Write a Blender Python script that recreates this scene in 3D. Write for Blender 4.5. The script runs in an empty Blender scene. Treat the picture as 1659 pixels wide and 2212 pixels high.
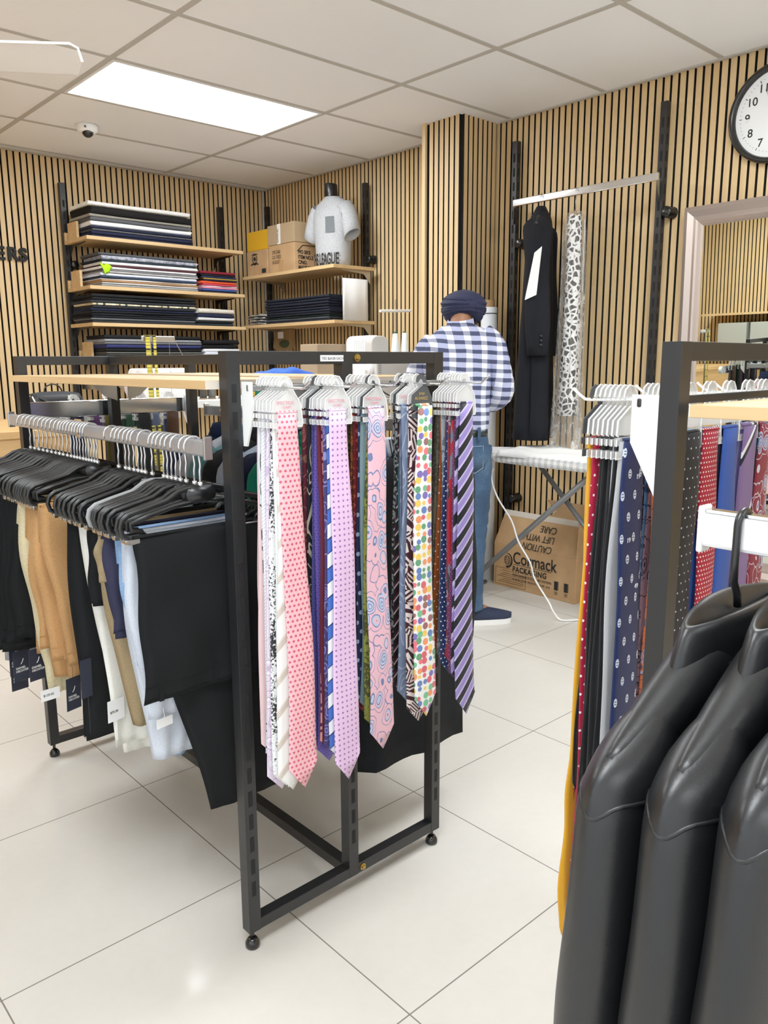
import bpy, bmesh, math, random
from mathutils import Vector, Matrix
C = bpy.context.scene.collection
rnd = random.Random(11)
PI = math.pi
sin, cos = math.sin, math.cos
# ------------------------------------------------------------------ camera
FPX, PITCH, YAW, ROLL, CAMZ = 1709.42, .187358, .738207, .005255, 1.302
_fw = Vector((sin(YAW)*cos(PITCH), cos(YAW)*cos(PITCH), -sin(PITCH)))
_r = Vector((cos(YAW), -sin(YAW), 0)); _d = _fw.cross(_r)
_r2 = _r*cos(ROLL)+_d*sin(ROLL); _d2 = _d*cos(ROLL)-_r*sin(ROLL)
cam = bpy.data.cameras.new('camera'); camo = bpy.data.objects.new('camera', cam); C.objects.link(camo)
_m = Matrix((_r2, -_d2, -_fw)).transposed().to_4x4(); _m.translation = (0, 0, CAMZ); camo.matrix_world = _m
cam.sensor_fit = 'VERTICAL'; cam.sensor_height = 36; cam.lens = FPX/2212*36; cam.clip_start = .02
bpy.context.scene.camera = camo
def at(px, py, ax, v):
    """world point where the sight line of a photo pixel meets a plane (axis = value)"""
    d = _r2*((px-829.5)/FPX)+_d2*((py-1106)/FPX)+_fw
    o = Vector((0, 0, CAMZ)); return o+d*((v-o[ax])/d[ax])
# ------------------------------------------------------------------ mesh builder
def frame(w):
    w = w.normalized(); a = Vector((0, 0, 1)) if abs(w.z) < .9 else Vector((1, 0, 0))
    u = a.cross(w).normalized(); return u, w.cross(u)
class MB:
    def __init__(s): s.v = []; s.f = []; s.m = []
    def add(s, vs, fs, m=0):
        n = len(s.v); s.v += [tuple(v) for v in vs]; s.f += [tuple(i+n for i in f) for f in fs]; s.m += [m]*len(fs); return s
    def box(s, x0, x1, y0, y1, z0, z1, m=0, T=None):
        vs = [Vector((x, y, z)) for x in (x0, x1) for y in (y0, y1) for z in (z0, z1)]
        if T: vs = [T @ v for v in vs]
        return s.add(vs, [(0, 1, 3, 2), (4, 6, 7, 5), (0, 4, 5, 1), (2, 3, 7, 6), (0, 2, 6, 4), (1, 5, 7, 3)], m)
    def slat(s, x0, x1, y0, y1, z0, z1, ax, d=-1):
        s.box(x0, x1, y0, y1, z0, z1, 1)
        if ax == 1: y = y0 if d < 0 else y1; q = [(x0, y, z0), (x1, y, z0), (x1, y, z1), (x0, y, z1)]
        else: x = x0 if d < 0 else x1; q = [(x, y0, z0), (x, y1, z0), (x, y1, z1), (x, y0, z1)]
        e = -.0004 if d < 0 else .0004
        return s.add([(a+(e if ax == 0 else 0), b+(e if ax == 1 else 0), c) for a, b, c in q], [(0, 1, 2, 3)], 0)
    def tube(s, pts, r, n=8, m=0, closed=False, flat=None, cap=True):
        pts = [Vector(p) for p in pts]; N = len(pts); vs = []; pu = None
        rr = r if isinstance(r, (list, tuple)) else [r]*N
        for i, p in enumerate(pts):
            a = pts[(i-1) % N] if (i or closed) else p; b = pts[(i+1) % N] if (i < N-1 or closed) else p
            w = (b-a).normalized()
            if pu is None: u, v = frame(w)
            else:
                u = pu-w*pu.dot(w)
                if u.length < 1e-6: u, v = frame(w)
                u.normalize(); v = w.cross(u)
            pu = u
            for k in range(n):
                t = 2*PI*k/n; o = u*(cos(t)*rr[i])+v*(sin(t)*rr[i])
                if flat: o = Vector((o.x*flat[0], o.y*flat[1], o.z*flat[2]))
                vs.append(p+o)
        fs = []
        for i in range(N if closed else N-1):
            for k in range(n):
                a = i*n+k; b = i*n+(k+1) % n; j = (i+1) % N; fs.append((a, b, j*n+(k+1) % n, j*n+k))
        if cap and not closed: fs += [tuple(range(n))[::-1], tuple((N-1)*n+k for k in range(n))]
        return s.add(vs, fs, m)
    def cyl(s, p0, p1, r0, r1=None, n=16, m=0): return s.tube([p0, p1], [r0, r0 if r1 is None else r1], n, m)
    def lathe(s, prof, o=(0, 0, 0), n=20, m=0, ax=2):
        vs = []
        for r, z in prof:
            for k in range(n):
                t = 2*PI*k/n; a, b = r*cos(t), r*sin(t)
                p = (a, b, z) if ax == 2 else ((z, a, b) if ax == 0 else (b, z, a)); vs.append(Vector(o)+Vector(p))
        N = len(prof); fs = [(i*n+k, i*n+(k+1) % n, (i+1)*n+(k+1) % n, (i+1)*n+k) for i in range(N-1) for k in range(n)]
        fs += [tuple(range(n))[::-1], tuple((N-1)*n+k for k in range(n))]
        return s.add(vs, fs, m)
    def prism(s, poly, o, u, v, w, m=0):
        o, u, v, w = Vector(o), Vector(u), Vector(v), Vector(w); n = len(poly)
        vs = [o+u*a+v*b for a, b in poly]+[o+u*a+v*b+w for a, b in poly]
        return s.add(vs, [tuple(range(n))[::-1], tuple(range(n, 2*n))]+[(i, (i+1) % n, n+(i+1) % n, n+i) for i in range(n)], m)
    def grid(s, fn, nu, nv, m=0, wrap=False):
        vs = [fn(i/(nu if wrap else nu-1), j/(nv-1)) for j in range(nv) for i in range(nu)]
        fs = [(j*nu+i, j*nu+(i+1) % nu, (j+1)*nu+(i+1) % nu, (j+1)*nu+i) for j in range(nv-1) for i in range(nu if wrap else nu-1)]
        return s.add(vs, fs, m)
    def ell(s, o, rx, ry, rz, n=16, k=10, m=0):
        o = Vector(o)
        return s.grid(lambda u, v: o+Vector((rx*cos(2*PI*u)*sin(PI*v), ry*sin(2*PI*u)*sin(PI*v), rz*cos(PI*v))), n, k, m, True)
    def build(s, name, mats, parent=None, smooth=False, bevel=0, solid=0, sub=0, loc=None, off=0):
        me = bpy.data.meshes.new(name); me.from_pydata(s.v, [], s.f)
        for mt in (mats if isinstance(mats, (list, tuple)) else [mats]): me.materials.append(mt)
        me.polygons.foreach_set('material_index', s.m)
        if smooth: me.polygons.foreach_set('use_smooth', [True]*len(s.f))
        b = bmesh.new(); b.from_mesh(me); bmesh.ops.remove_doubles(b, verts=b.verts, dist=1e-6) if smooth else None
        bmesh.ops.recalc_face_normals(b, faces=b.faces); b.to_mesh(me); b.free()
        o = bpy.data.objects.new(name, me); C.objects.link(o)
        if parent: o.parent = parent
        if loc: o.location = loc
        if solid:
            d = o.modifiers.new('solid', 'SOLIDIFY'); d.thickness = solid; d.offset = off
        if bevel:
            d = o.modifiers.new('bevel', 'BEVEL'); d.width = bevel; d.segments = 2; d.limit_method = 'ANGLE'
        if sub:
            d = o.modifiers.new('sub', 'SUBSURF'); d.levels = sub; d.render_levels = sub
        return o
def tag(o, label, cat, group=None):
    if len(label.replace('-', ' ').split()) > 16: print('LONG', len(label.split()), label)
    o['label'] = label; o['category'] = cat
    if group: o['group'] = group
    return o
def thing(name, label, cat, loc=(0, 0, 0), rz=0, group=None):
    o = bpy.data.objects.new(name, None); C.objects.link(o); o.location = loc; o.rotation_euler = (0, 0, rz)
    o.empty_display_size = .05; return tag(o, label, cat, group)
def struct(o): o['kind'] = 'structure'; return o
def dup(root, loc, label, rz=None):
    r = root.copy(); C.objects.link(r); r.location = loc; r['label'] = label
    if rz is not None: r.rotation_euler = (0, 0, rz)
    for ch in list(root.children):
        c = ch.copy(); C.objects.link(c); c.parent = r
        for g in ch.children:
            d = g.copy(); C.objects.link(d); d.parent = c
    return r
def text(name, s, size, o, u, v, mat, parent=None, ext=.0004, align='LEFT', bold=0, sx=1, space=1):
    cu = bpy.data.curves.new('t', 'FONT'); cu.body = s; cu.size = size; cu.extrude = ext; cu.align_x = align; cu.offset = bold; cu.space_character = space
    t = bpy.data.objects.new('t', cu); C.objects.link(t); dg = bpy.context.evaluated_depsgraph_get()
    me = bpy.data.meshes.new_from_object(t.evaluated_get(dg)); bpy.data.objects.remove(t); me.name = name
    u = Vector(u).normalized(); v = Vector(v).normalized(); w = u.cross(v)
    M = Matrix((u*sx, v, w)).transposed().to_4x4(); M.translation = Vector(o); me.transform(M)
    me.materials.clear(); me.materials.append(mat)
    ob = bpy.data.objects.new(name, me); C.objects.link(ob)
    if parent: ob.parent = parent
    return ob
# ------------------------------------------------------------------ materials
def lin(c):
    if isinstance(c, str):
        c = [int(c[i:i+2], 16)/255 for i in (0, 2, 4)]
        c = [x/12.92 if x <= .04045 else ((x+.055)/1.055)**2.4 for x in c]
    return (c[0], c[1], c[2], 1)
class NT:
    def __init__(s, name):
        s.mat = bpy.data.materials.new(name); s.mat.use_nodes = True; s.t = s.mat.node_tree; s.b = s.t.nodes['Principled BSDF']
    def n(s, ty, **kw):
        n = s.t.nodes.new(ty)
        for k, v in kw.items(): setattr(n, k, v)
        return n
    def l(s, a, b): s.t.links.new(a, b)
    def put(s, sock, v):
        if hasattr(v, 'is_linked'): s.l(v, sock)
        else: sock.default_value = v
    def m(s, op, a, b=0.0, c=None):
        n = s.n('ShaderNodeMath', operation=op); s.put(n.inputs[0], a); s.put(n.inputs[1], b)
        if c is not None: s.put(n.inputs[2], c)
        return n.outputs[0]
    def mix(s, f, a, b):
        n = s.n('ShaderNodeMix', data_type='RGBA'); s.put(n.inputs[0], f)
        s.put(n.inputs[6], lin(a) if not hasattr(a, 'is_linked') else a); s.put(n.inputs[7], lin(b) if not hasattr(b, 'is_linked') else b)
        return n.outputs[2]
    def co(s, kind='Object'): return s.n('ShaderNodeTexCoord').outputs[kind]
    def xyz(s, v):
        n = s.n('ShaderNodeSeparateXYZ'); s.l(v, n.inputs[0]); return n.outputs
    def comb(s, x, y, z):
        n = s.n('ShaderNodeCombineXYZ')
        for i, q in enumerate((x, y, z)): s.put(n.inputs[i], q)
        return n.outputs[0]
    def noise(s, v, sc, det=3, rough=.5, dist=0):
        n = s.n('ShaderNodeTexNoise'); s.l(v, n.inputs['Vector']); n.inputs['Scale'].default_value = sc; n.inputs['Detail'].default_value = det
        n.inputs['Roughness'].default_value = rough; n.inputs['Distortion'].default_value = dist; return n
    def vor(s, v, sc, rand=1, feat='F1'):
        n = s.n('ShaderNodeTexVoronoi', feature=feat); s.l(v, n.inputs['Vector']); n.inputs['Scale'].default_value = sc
        n.inputs['Randomness'].default_value = rand; return n
    def ramp(s, f, stops, const=False):
        n = s.n('ShaderNodeValToRGB'); s.l(f, n.inputs[0]); r = n.color_ramp
        if const: r.interpolation = 'CONSTANT'
        while len(r.elements) < len(stops): r.elements.new(1)
        for e, (p, c) in zip(r.elements, stops): e.position = p; e.color = lin(c)
        return n.outputs[0]
    def bump(s, h, st=.3, d=.01):
        n = s.n('ShaderNodeBump'); n.inputs['Strength'].default_value = st; n.inputs['Distance'].default_value = d
        s.l(h, n.inputs['Height']); s.l(n.outputs[0], s.b.inputs['Normal'])
    def fin(s, col=None, rough=.5, metal=0, spec=None, **kw):
        if col is not None: s.put(s.b.inputs['Base Color'], col if hasattr(col, 'is_linked') else lin(col))
        s.put(s.b.inputs['Roughness'], rough); s.b.inputs['Metallic'].default_value = metal
        if spec is not None: s.b.inputs['Specular IOR Level'].default_value = spec
        for k, v in kw.items(): s.b.inputs[k].default_value = v
        return s.mat
def plain(name, c, rough=.5, metal=0, spec=None, **kw): return NT(name).fin(c, rough, metal, spec, **kw)
def cloth(name, c, var=.12, sc=220, rough=.9):
    k = NT(name); v = k.co(); a = k.noise(v, sc, 2).outputs[0]; b = k.noise(v, 6, 3).outputs[0]
    f = k.m('ADD', k.m('MULTIPLY', a, .6), k.m('MULTIPLY', b, .4)); L = lin(c)
    d = [max(0, x*(1-var*2.2)) for x in L[:3]]; e = [min(1, x*(1+var*2)) for x in L[:3]]
    k.bump(a, .15, .002)
    return k.fin(k.ramp(f, [(.3, d), (.7, e)]), rough, 0, .2)
black_paint = plain('black_powder_coat', '151618', .42)
black_gloss = plain('black_gloss_plastic', '141414', .22)
black_plastic = plain('black_plastic', '0f1011', .32)
grey_plastic = plain('grey_plastic', '8e9092', .35)
dark_hole = plain('dark_void', '060606', .9)
chrome = plain('chrome', 'd4d6d8', .12, 1)
steel = plain('brushed_steel', 'b8babc', .28, 1)
white_paint = plain('white_gloss_paint', 'eeeeec', .25)
white_plastic = plain('white_plastic', 'f1f1ef', .35)
paper = plain('white_paper', 'f2f1ef', .8)
ink = plain('black_ink', '101010', .8)
brass = plain('brass', 'b59a55', .3, 1)
rubber = plain('black_rubber', '0c0c0c', .5)
card_k = NT('cardboard'); _v = card_k.co(); _n = card_k.noise(_v, 9, 4).outputs[0]
cardboard = card_k.fin(card_k.ramp(_n, [(.3, 'a8835a'), (.7, 'bd986c')]), .85)
card2 = plain('cardboard_edge', '9a774f', .9)
def wood(name, c0, c1, ax=2, rough=.55):
    k = NT(name); v = k.co(); x = k.xyz(v); s = [38, 38, 38]; s[ax] = 1.6
    w = k.comb(*[k.m('MULTIPLY', x[i], s[i]) for i in range(3)]); n = k.noise(w, 1, 5, .6).outputs[0]; n2 = k.noise(w, .25, 2).outputs[0]
    f = k.m('ADD', k.m('MULTIPLY', n, .6), k.m('MULTIPLY', n2, .4)); k.bump(n, .05, .002)
    return k.fin(k.ramp(f, [(.3, c0), (.72, c1)]), rough)
slat_wood = wood('oak_slat', 'cca874', 'e2c492')
shelf_wood_x = wood('oak_board_x', 'c09a66', 'dbba88', 0)
shelf_wood_y = wood('oak_board_y', 'c09a66', 'dbba88', 1)
pale_wood = wood('pale_board', 'd9cbbb', 'e8dccd', 0)
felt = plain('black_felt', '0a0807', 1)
rail_m = plain('rail_steel', 'a4a6aa', .32, .45)
def clearp(name, c, tr, rough=.15):
    k = NT(name); t = k.n('ShaderNodeBsdfTransparent'); mx = k.n('ShaderNodeMixShader'); mx.inputs[0].default_value = 1-tr
    k.fin(c, rough); k.l(t.outputs[0], mx.inputs[1]); k.l(k.b.outputs[0], mx.inputs[2])
    k.l(mx.outputs[0], k.t.nodes['Material Output'].inputs[0]); return k.mat
clear_card = clearp('frosted_clear_plastic', 'f0f0ee', .55, .3)
clear_edge = clearp('clear_plastic_edge', 'fafaf8', .1, .25)
garment_film = clearp('garment_film', 'e8e2da', .72, .12)
acryl = clearp('clear_acrylic', 'f4f2ee', .965, .2)
# ------------------------------------------------------------------ room
XR, YB, H = 3.765, 5.533, 2.632
XL, YF = -1.35, -3.4
k = NT('floor_tiles'); v = k.co(); x = k.xyz(v)
def groove(k, c, o, p, w):
    f = k.m('FRACT', k.m('DIVIDE', k.m('SUBTRACT', c, o), p)); d = k.m('MULTIPLY', k.m('SUBTRACT', .5, k.m('ABSOLUTE', k.m('SUBTRACT', f, .5))), p)
    return k.m('LESS_THAN', d, w)
g = k.m('MAXIMUM', groove(k, x[0], .969-6, .6, .0016), groove(k, x[1], .9955-6, .6, .0016))
n = k.noise(v, 1.3, 4, .6).outputs[0]; n2 = k.noise(v, 40, 3).outputs[0]
base = k.ramp(k.m('ADD', k.m('MULTIPLY', n, .8), k.m('MULTIPLY', n2, .2)), [(.3, 'c9c4ba'), (.7, 'd3cfc7')])
k.bump(k.m('SUBTRACT', 1, g), .25, .001)
floor_m = k.fin(k.mix(g, base, '77716a'), k.m('ADD', k.m('MULTIPLY', n2, .06), .11), 0, .3)
struct(MB().add([(XL, YF, 0), (XR, YF, 0), (XR, YB, 0), (XL, YB, 0)], [(0, 1, 2, 3)]).build('floor', floor_m))
k = NT('ceiling_tile'); v = k.co(); n = k.noise(v, 260, 2).outputs[0]; n2 = k.noise(v, 1.2, 2).outputs[0]; k.bump(n, .1, .002)
ceil_m = k.fin(k.ramp(n2, [(.3, 'f0f0f0'), (.7, 'f5f5f6')]), .9)
struct(MB().add([(XL, YF, H), (XR, YF, H), (XR, YB, H), (XL, YB, H)], [(3, 2, 1, 0)]).build('ceiling', ceil_m))
tbar = plain('ceiling_tee_bar', 'b5b0a8', .6)
m = MB(); gx = [1.681+1.2*i for i in range(-5, 2)]; gy = [3.026+.6*i for i in range(-12, 5)]
for X in gx: m.box(X-.012, X+.012, YF, YB, H-.004, H+.002)
for Y in gy: m.box(XL, XR, Y-.012, Y+.012, H-.0035, H+.002)
struct(m.build('trim_1', tbar))
m = MB().box(XL, XR-.03, YB-.075, YB-.03, H-.012, H+.001).box(XR-.05, XR-.03, 3.5, YB-.03, H-.008, H+.001).box(XR-.05, XR-.03, YF, 3.1, H-.008, H+.001)
struct(m.build('trim_2', plain('ceiling_edge_angle', 'b9b4ab', .5)))
# slatted walls: backing felt and oak slats
SW, PT, SD = .0283, .0397, .02
def slats(m, a0, a1, put):
    n = int((a1-a0)/PT)
    for i in range(n): put(a0+i*PT+(PT-SW)/2, a0+i*PT+(PT+SW)/2)
m = MB().box(XL, XR+.05, YB, YB+.06, 0, H, 1)
slats(m, XL, XR-.03, lambda a, b: m.slat(a, b, YB-SD, YB, .0, H, 1))
struct(m.build('wall_back', [slat_wood, felt]))
m = MB().box(XR, XR+.06, YF, YB, 0, H, 1)
slats(m, YF, 3.154, lambda a, b: m.slat(XR-SD, XR, a, b, .0, H, 0)); slats(m, 3.42, YB-.03, lambda a, b: m.slat(XR-SD, XR, a, b, .0, H, 0))
struct(m.build('wall_right', [slat_wood, felt]))
m = MB().box(3.462, XR, 3.154, 3.42, 0, H, 1)
slats(m, 3.1485, 3.425, lambda a, b: m.slat(3.462-SD, 3.462, a, b, 0, H, 0)); slats(m, 3.4565, XR-.01, lambda a, b: m.slat(a, b, 3.154-SD, 3.154, 0, H, 1))
m.box(3.425, 3.442, 3.40, 3.425, 0, H)
struct(m.build('wall_column', [slat_wood, felt]))
WY0, WY1 = -3.2, 1.75
m = MB().box(XL-.06, XL, WY1, YB, 0, H, 1).box(XL-.06, XL, YF, WY0, 0, H, 1).box(XL-.06, XL, WY0, WY1, 2.5, H, 1).box(XL-.06, XL, WY0, WY1, 0, .12, 1)
slats(m, WY1+.06, YB-.03, lambda a, b: m.slat(XL, XL+SD, a, b, .0, H, 0, 1))
struct(m.build('wall_left', [slat_wood, felt]))
struct(MB().box(XL, XR, YF-.06, YF, 0, H).build('wall_front', plain('painted_wall', 'e4e1da', .7)))
m = MB()
for yy in (WY0, -1.55, .1, WY1-.05): m.box(XL-.045, XL-.005, yy, yy+.05, .12, 2.5)
m.box(XL-.045, XL-.005, WY0, WY1, .12, .17).box(XL-.045, XL-.005, WY0, WY1, 2.45, 2.5)
w1 = struct(m.build('added_window_1', black_paint)); MB().box(XL-.03, XL-.024, WY0+.05, WY1-.05, .17, 2.45).build('glass', clearp('added_window_glass', 'f8fafa', .95, .02), w1)  # window added in the unseen left wall to let sky light in
struct(MB().box(XR-.034, XR-.02, YB-.034, YB-.02, 0, H).build('trim_3', plain('corner_bead', 'cfc8ba', .5)))
# recessed ceiling light panels; those after the first are unseen, added for light
k = NT('light_diffuser'); k.b.inputs['Emission Color'].default_value = (.92, .965, 1, 1); k.b.inputs['Emission Strength'].default_value = 11
lite = k.fin('ffffff', .5)
lp = [(1.681, 3.626, 'long white rectangular ceiling light panel above the fabric shelves'), (1.681, .626, 'added unseen ceiling light panel above the front of the shop aisle'),
      (-.719, 3.026, 'added unseen ceiling light panel above the wooden counter'), (-.719, .026, 'added unseen ceiling light panel above the shop middle'),
      (1.681, -2.374, 'added unseen ceiling light panel near the front wall, right side'), (-.719, -2.974, 'added unseen ceiling light panel near the front wall, left side')]
for i, (X, Y, lb) in enumerate(lp):
    t = thing('ceiling_light', lb, 'light', (X+.6, Y+.3, H), 0, 'ceiling light panels')
    m = MB()
    for a in ((-.588, .588, -.288, -.272), (-.588, .588, .272, .288), (-.588, -.572, -.272, .272), (.572, .588, -.272, .272)): m.box(a[0], a[1], a[2], a[3], -.006, .002)
    m.build('frame', white_paint, t); MB().box(-.572, .572, -.272, .272, -.003, .001).build('diffuser', lite, t)
# dome security camera
p = at(188, 270, 2, H); t = thing('security_camera', 'small white dome security camera on the ceiling', 'camera', p)
MB().lathe([(.058, 0), (.06, -.012), (.056, -.03), (.045, -.042), (.03, -.046)], n=28).build('housing', white_plastic, t, True)
MB().ell((-.006, -.016, -.044), .031, .031, .028).build('dome', black_gloss, t, True)
MB().cyl((-.03, -.046, -.022), (-.036, -.055, -.024), .006).build('sensor', black_gloss, t)
# clear acrylic sign hanging by the ceiling
pts = [at(-60, 88, 1, 1.5), at(150, 94, 1, 1.5), at(168, 104, 1, 1.5), at(178, 134, 1, 1.5), at(170, 160, 1, 1.5), at(-60, 150, 1, 1.5)]
t = thing('acrylic_sign', 'clear acrylic sheet with a painted white edge highlight hanging below the ceiling', 'sign', pts[0])
o = Vector(pts[0])
MB().prism([((q-o).x, (q-o).z) for q in pts], (0, 0, 0), (1, 0, 0), (0, 0, 1), (0, .004, 0)).build('sheet', acryl, t)
MB().tube([q-o for q in pts[:4]], .0022, 6).build('edge', white_plastic, t)  # white line stands in for the highlight along the sheet's edge
MB().tube([(-.02, .002, 0), (-.02, .002, H-o.z)], .0012, 6).build('hanging_wire', steel, t)
# wall lettering
t = thing('wall_lettering', 'black raised letters ERS fixed to the slatted back wall', 'sign', (1.70, YB-SD-.012, 1.955))
for ch, dx in (('E', .0), ('R', .07), ('S', .142)): text('letter', ch, .112, (dx, 0, 0), (1, 0, 0), (0, 0, 1), ink, t, .01, bold=.004)
# slotted wall uprights
def upright(x, y, z0, z1, n, lb, knobs, side):
    t = thing('wall_upright', lb, 'wall rail', (x, y, z0), 0, 'black slotted wall uprights')
    m = MB().box(-.017, .017, -.017, .017, 0, z1-z0); nx, ny = n
    z = .06
    while z < z1-z0-.08:
        if nx: m.box(-.0175, -.0168, -.006, .006, z, z+.045, 1); m.box(-.006, .006, -.0175, -.0168, z, z+.045, 1)
        else: m.box(-.006, .006, -.0175, -.0168, z, z+.045, 1)
        z += .075
    m.build('post', [black_paint, dark_hole], t)
    for kz, s in knobs:
        m = MB(); e = .045*s
        q = Vector((0, e, kz-z0)) if nx else Vector((e, 0, kz-z0)); w = Vector((1, 0, 0)) if nx else Vector((0, 1, 0))
        m.tube([Vector((0, 0, kz-z0)), q], .012, 10); m.tube([q-w*.03, q-w*.025, q+w*.03, q+w*.035], [.02, .026, .026, .03], 16); m.build('wall_fixing', black_gloss, t, True)
upright(2.135, 5.465, 0, 2.462, (0, -1), 'black slotted wall upright left of the fabric shelves', [(1.95, 1), (.4, 1)], 0)
upright(3.315, 5.465, 0, 2.45, (0, -1), 'black slotted wall upright right of the fabric shelves on the back wall', [(1.9, 1)], 0)
upright(3.70, 5.40, 0, 2.49, (-1, 0), 'black slotted wall upright in the corner behind the cardboard boxes', [(1.98, -1)], 0)
upright(3.70, 4.235, 0, 2.48, (-1, 0), 'black slotted wall upright right of the grey shirt', [(1.985, -1)], 0)
upright(3.70, 2.96, 0, 2.495, (-1, 0), 'black slotted wall upright left of the black coat', [(1.95, -1), (.5, -1)], 0)
upright(3.70, 2.075, 0, 2.5, (-1, 0), 'black slotted wall upright between the garment rail and the mirror', [(2.0, -1), (.5, -1)], 0)
# ------------------------------------------------------------------ wall shelves
def wshelf(lb, x0, x1, y0, y1, z, mat, side, ax):
    t = thing('wall_shelf', lb, 'shelf', ((x0+x1)/2, (y0+y1)/2, z-.022), 0, 'light oak wall shelves')
    hx, hy = (x1-x0)/2, (y1-y0)/2
    MB().box(-hx, hx, -hy, hy, 0, .022).build('board', mat, t, bevel=.001)
    for s in (-1, 1):
        m = MB()
        if ax == 0:
            X = s*(hx-.03); m.prism([(hy, 0), (-hy+.1, 0), (-hy+.1, -.006), (hy-.06, -.02), (hy, -.085)], (X, 0, 0), (0, 1, 0), (0, 0, 1), (.003, 0, 0))
        else:
            Y = s*(hy-.04); m.prism([(hx, 0), (-hx+.1, 0), (-hx+.1, -.006), (hx-.06, -.02), (hx, -.085)], (0, Y, 0), (1, 0, 0), (0, 0, 1), (0, .004, 0))
        m.build('bracket', black_paint if ax == 0 else steel, t)
    if side is not None:
        if ax == 0: MB().box(side-(x0+x1)/2-.008, side-(x0+x1)/2+.008, 0, hy-.04, .022, .13).box(-hx, hx, hy-.018, hy, .022, .075).build('backboard', mat, t)
        else: MB().box(hx-.2, hx-.05, side-(y0+y1)/2, side-(y0+y1)/2+.016, .022, .14).build('end_board', mat, t)
    return t
SY0, SY1 = 5.08, 5.445
wshelf('topmost oak shelf on the back wall under a stack of folded cloth', 2.12, 3.262, SY0, SY1, 2.092, shelf_wood_x, 2.14, 0)
wshelf('second oak shelf on the back wall under the colourful folded cloth', 2.12, 3.262, SY0, SY1, 1.79, shelf_wood_x, 2.14, 0)
wshelf('third oak shelf on the back wall under the mostly black folded cloth', 2.12, 3.262, SY0, SY1, 1.56, shelf_wood_x, None, 0)
wshelf('lowest oak shelf on the back wall, half hidden by the black rack', 2.16, 3.262, SY0, SY1, 1.335, shelf_wood_x, 2.18, 0)
wshelf('upper oak shelf on the right wall carrying boxes and the torso form', 3.33, 3.68, 4.13, 5.2, 1.925, shelf_wood_y, None, 1)
wshelf('lower oak shelf on the right wall carrying navy folded cloth', 3.33, 3.68, 4.13, 5.2, 1.575, shelf_wood_y, 4.14, 1)
# folded cloth stacks
fab = {}
def fmat(c, kind=None):
    if (c, kind) in fab: return fab[(c, kind)]
    if kind == 'tartan':
        k = NT('tartan'); x = k.xyz(k.co()); f = k.m('FRACT', k.m('DIVIDE', x[0], .15))
        mt = k.fin(k.ramp(f, [(0, '2a3a40'), (.1, 'd8cba8'), (.4, 'efe6cc'), (.55, 'c8b78e'), (.7, '556058'), (.78, 'd8cba8')], True), .9)
    elif kind == 'marl':
        k = NT('marl'); x = k.co(); n = k.noise(x, 45, 4, .7); mt = k.fin(k.ramp(n.outputs[0], [(.35, '5f6272'), (.65, 'b9bcc8')]), .9)
    else: mt = cloth('cloth_'+c, c, .1)
    fab[(c, kind)] = mt; return mt
def bolt(name, lb, grp, x0, x1, yf, yb, z0, h, mat, ax=0, cat='fabric'):
    """folded length of cloth: round front fold, layered loose left end"""
    L = x1-x0; D = yb-yf; r = h*.5; js = [rnd.uniform(-.008, .008) for _ in range(4)]; dj = rnd.uniform(-.01, .012); sag = rnd.uniform(.0, .10)*h
    prof = []
    for i in range(7):
        a = PI/2+PI*i/6; prof.append((r+r*cos(a), r+r*.98*sin(a)))
    prof += [(D*.6, .02*h), (D, .03*h), (D, .96*h), (D*.6, .98*h)]
    m = MB(); n = len(prof); N = 9; vs = []
    for i in range(N):
        t = i/(N-1); X = -L/2+L*t; e = 0
        for (y, z) in prof:
            f = y/D; xx = X
            if i == 0: xx += -.004+.02*f*js[0]/.008*.5+.006*sin(z/h*9+js[1]*900)
            if i == N-1: xx += .006*sin(z/h*7+js[2]*900)
            zz = z+sin(t*5+js[3]*300)*.05*h*(1 if z > h*.5 else 0)-sag*(1 if z > h*.5 else 0)*(1-f)*abs(sin(t*3))
            vs.append(Vector((xx, y+dj*.6+.003*sin(t*9+js[2]*500), zz)))
    fs = [(i*n+k, i*n+(k+1) % n, (i+1)*n+(k+1) % n, (i+1)*n+k) for i in range(N-1) for k in range(n)]
    m.add(vs, fs); m.add(vs[:n], [tuple(range(n))]); m.add(vs[-n:], [tuple(range(n))[::-1]])
    if ax == 1: m.v = [(y, -x, z) for x, y, z in m.v]
    o = m.build(name, mat); 
    for p in o.data.polygons: p.use_smooth = len(p.vertices) == 4
    o.location = ((x0+x1)/2, yf, z0) if ax == 0 else (yf, (x0+x1)/2, z0)
    return tag(o, lb, cat, grp)
ordn = ['topmost', 'second', 'third', 'fourth', 'fifth', 'sixth', 'seventh', 'eighth', 'ninth', 'tenth', 'eleventh', 'twelfth', 'thirteenth', 'fourteenth', 'fifteenth', 'sixteenth', 'seventeenth', 'eighteenth', 'nineteenth', 'twentieth']
def stack(items, x0, x1, yf, yb, z0, where, grp, ax=0, jit=.012):
    z = z0+.001; N = len(items)
    for i, it in enumerate(reversed(items)):
        c, h, nm = it[:3]; kd = it[3] if len(it) > 3 else None; pos = N-1-i
        word = 'bottom' if pos == N-1 else ('topmost' if pos == 0 else ordn[pos]+' from top')
        j = rnd.uniform(-jit, jit)
        bolt('folded_cloth', f'{nm} folded cloth, {word} in {where}', grp, x0+j, x1+j*.6, yf, yb, z, h-.0015, fmat(c, kd), ax)
        z += h
stack([('efede8', .028, 'white'), ('191817', .05, 'thick black'), ('8f8a80', .018, 'taupe'), ('57585c', .022, 'dark grey'), ('f3f3f1', .03, 'bright white'), ('23273b', .018, 'navy'), ('5a5b5f', .012, 'grey'), ('1d2138', .024, 'deep navy'), ('23273a', .012, 'ink blue')],
      2.165, 2.86, 5.09, 5.40, 2.092, 'the topmost back shelf stack', 'folded cloth on the topmost back shelf')
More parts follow.
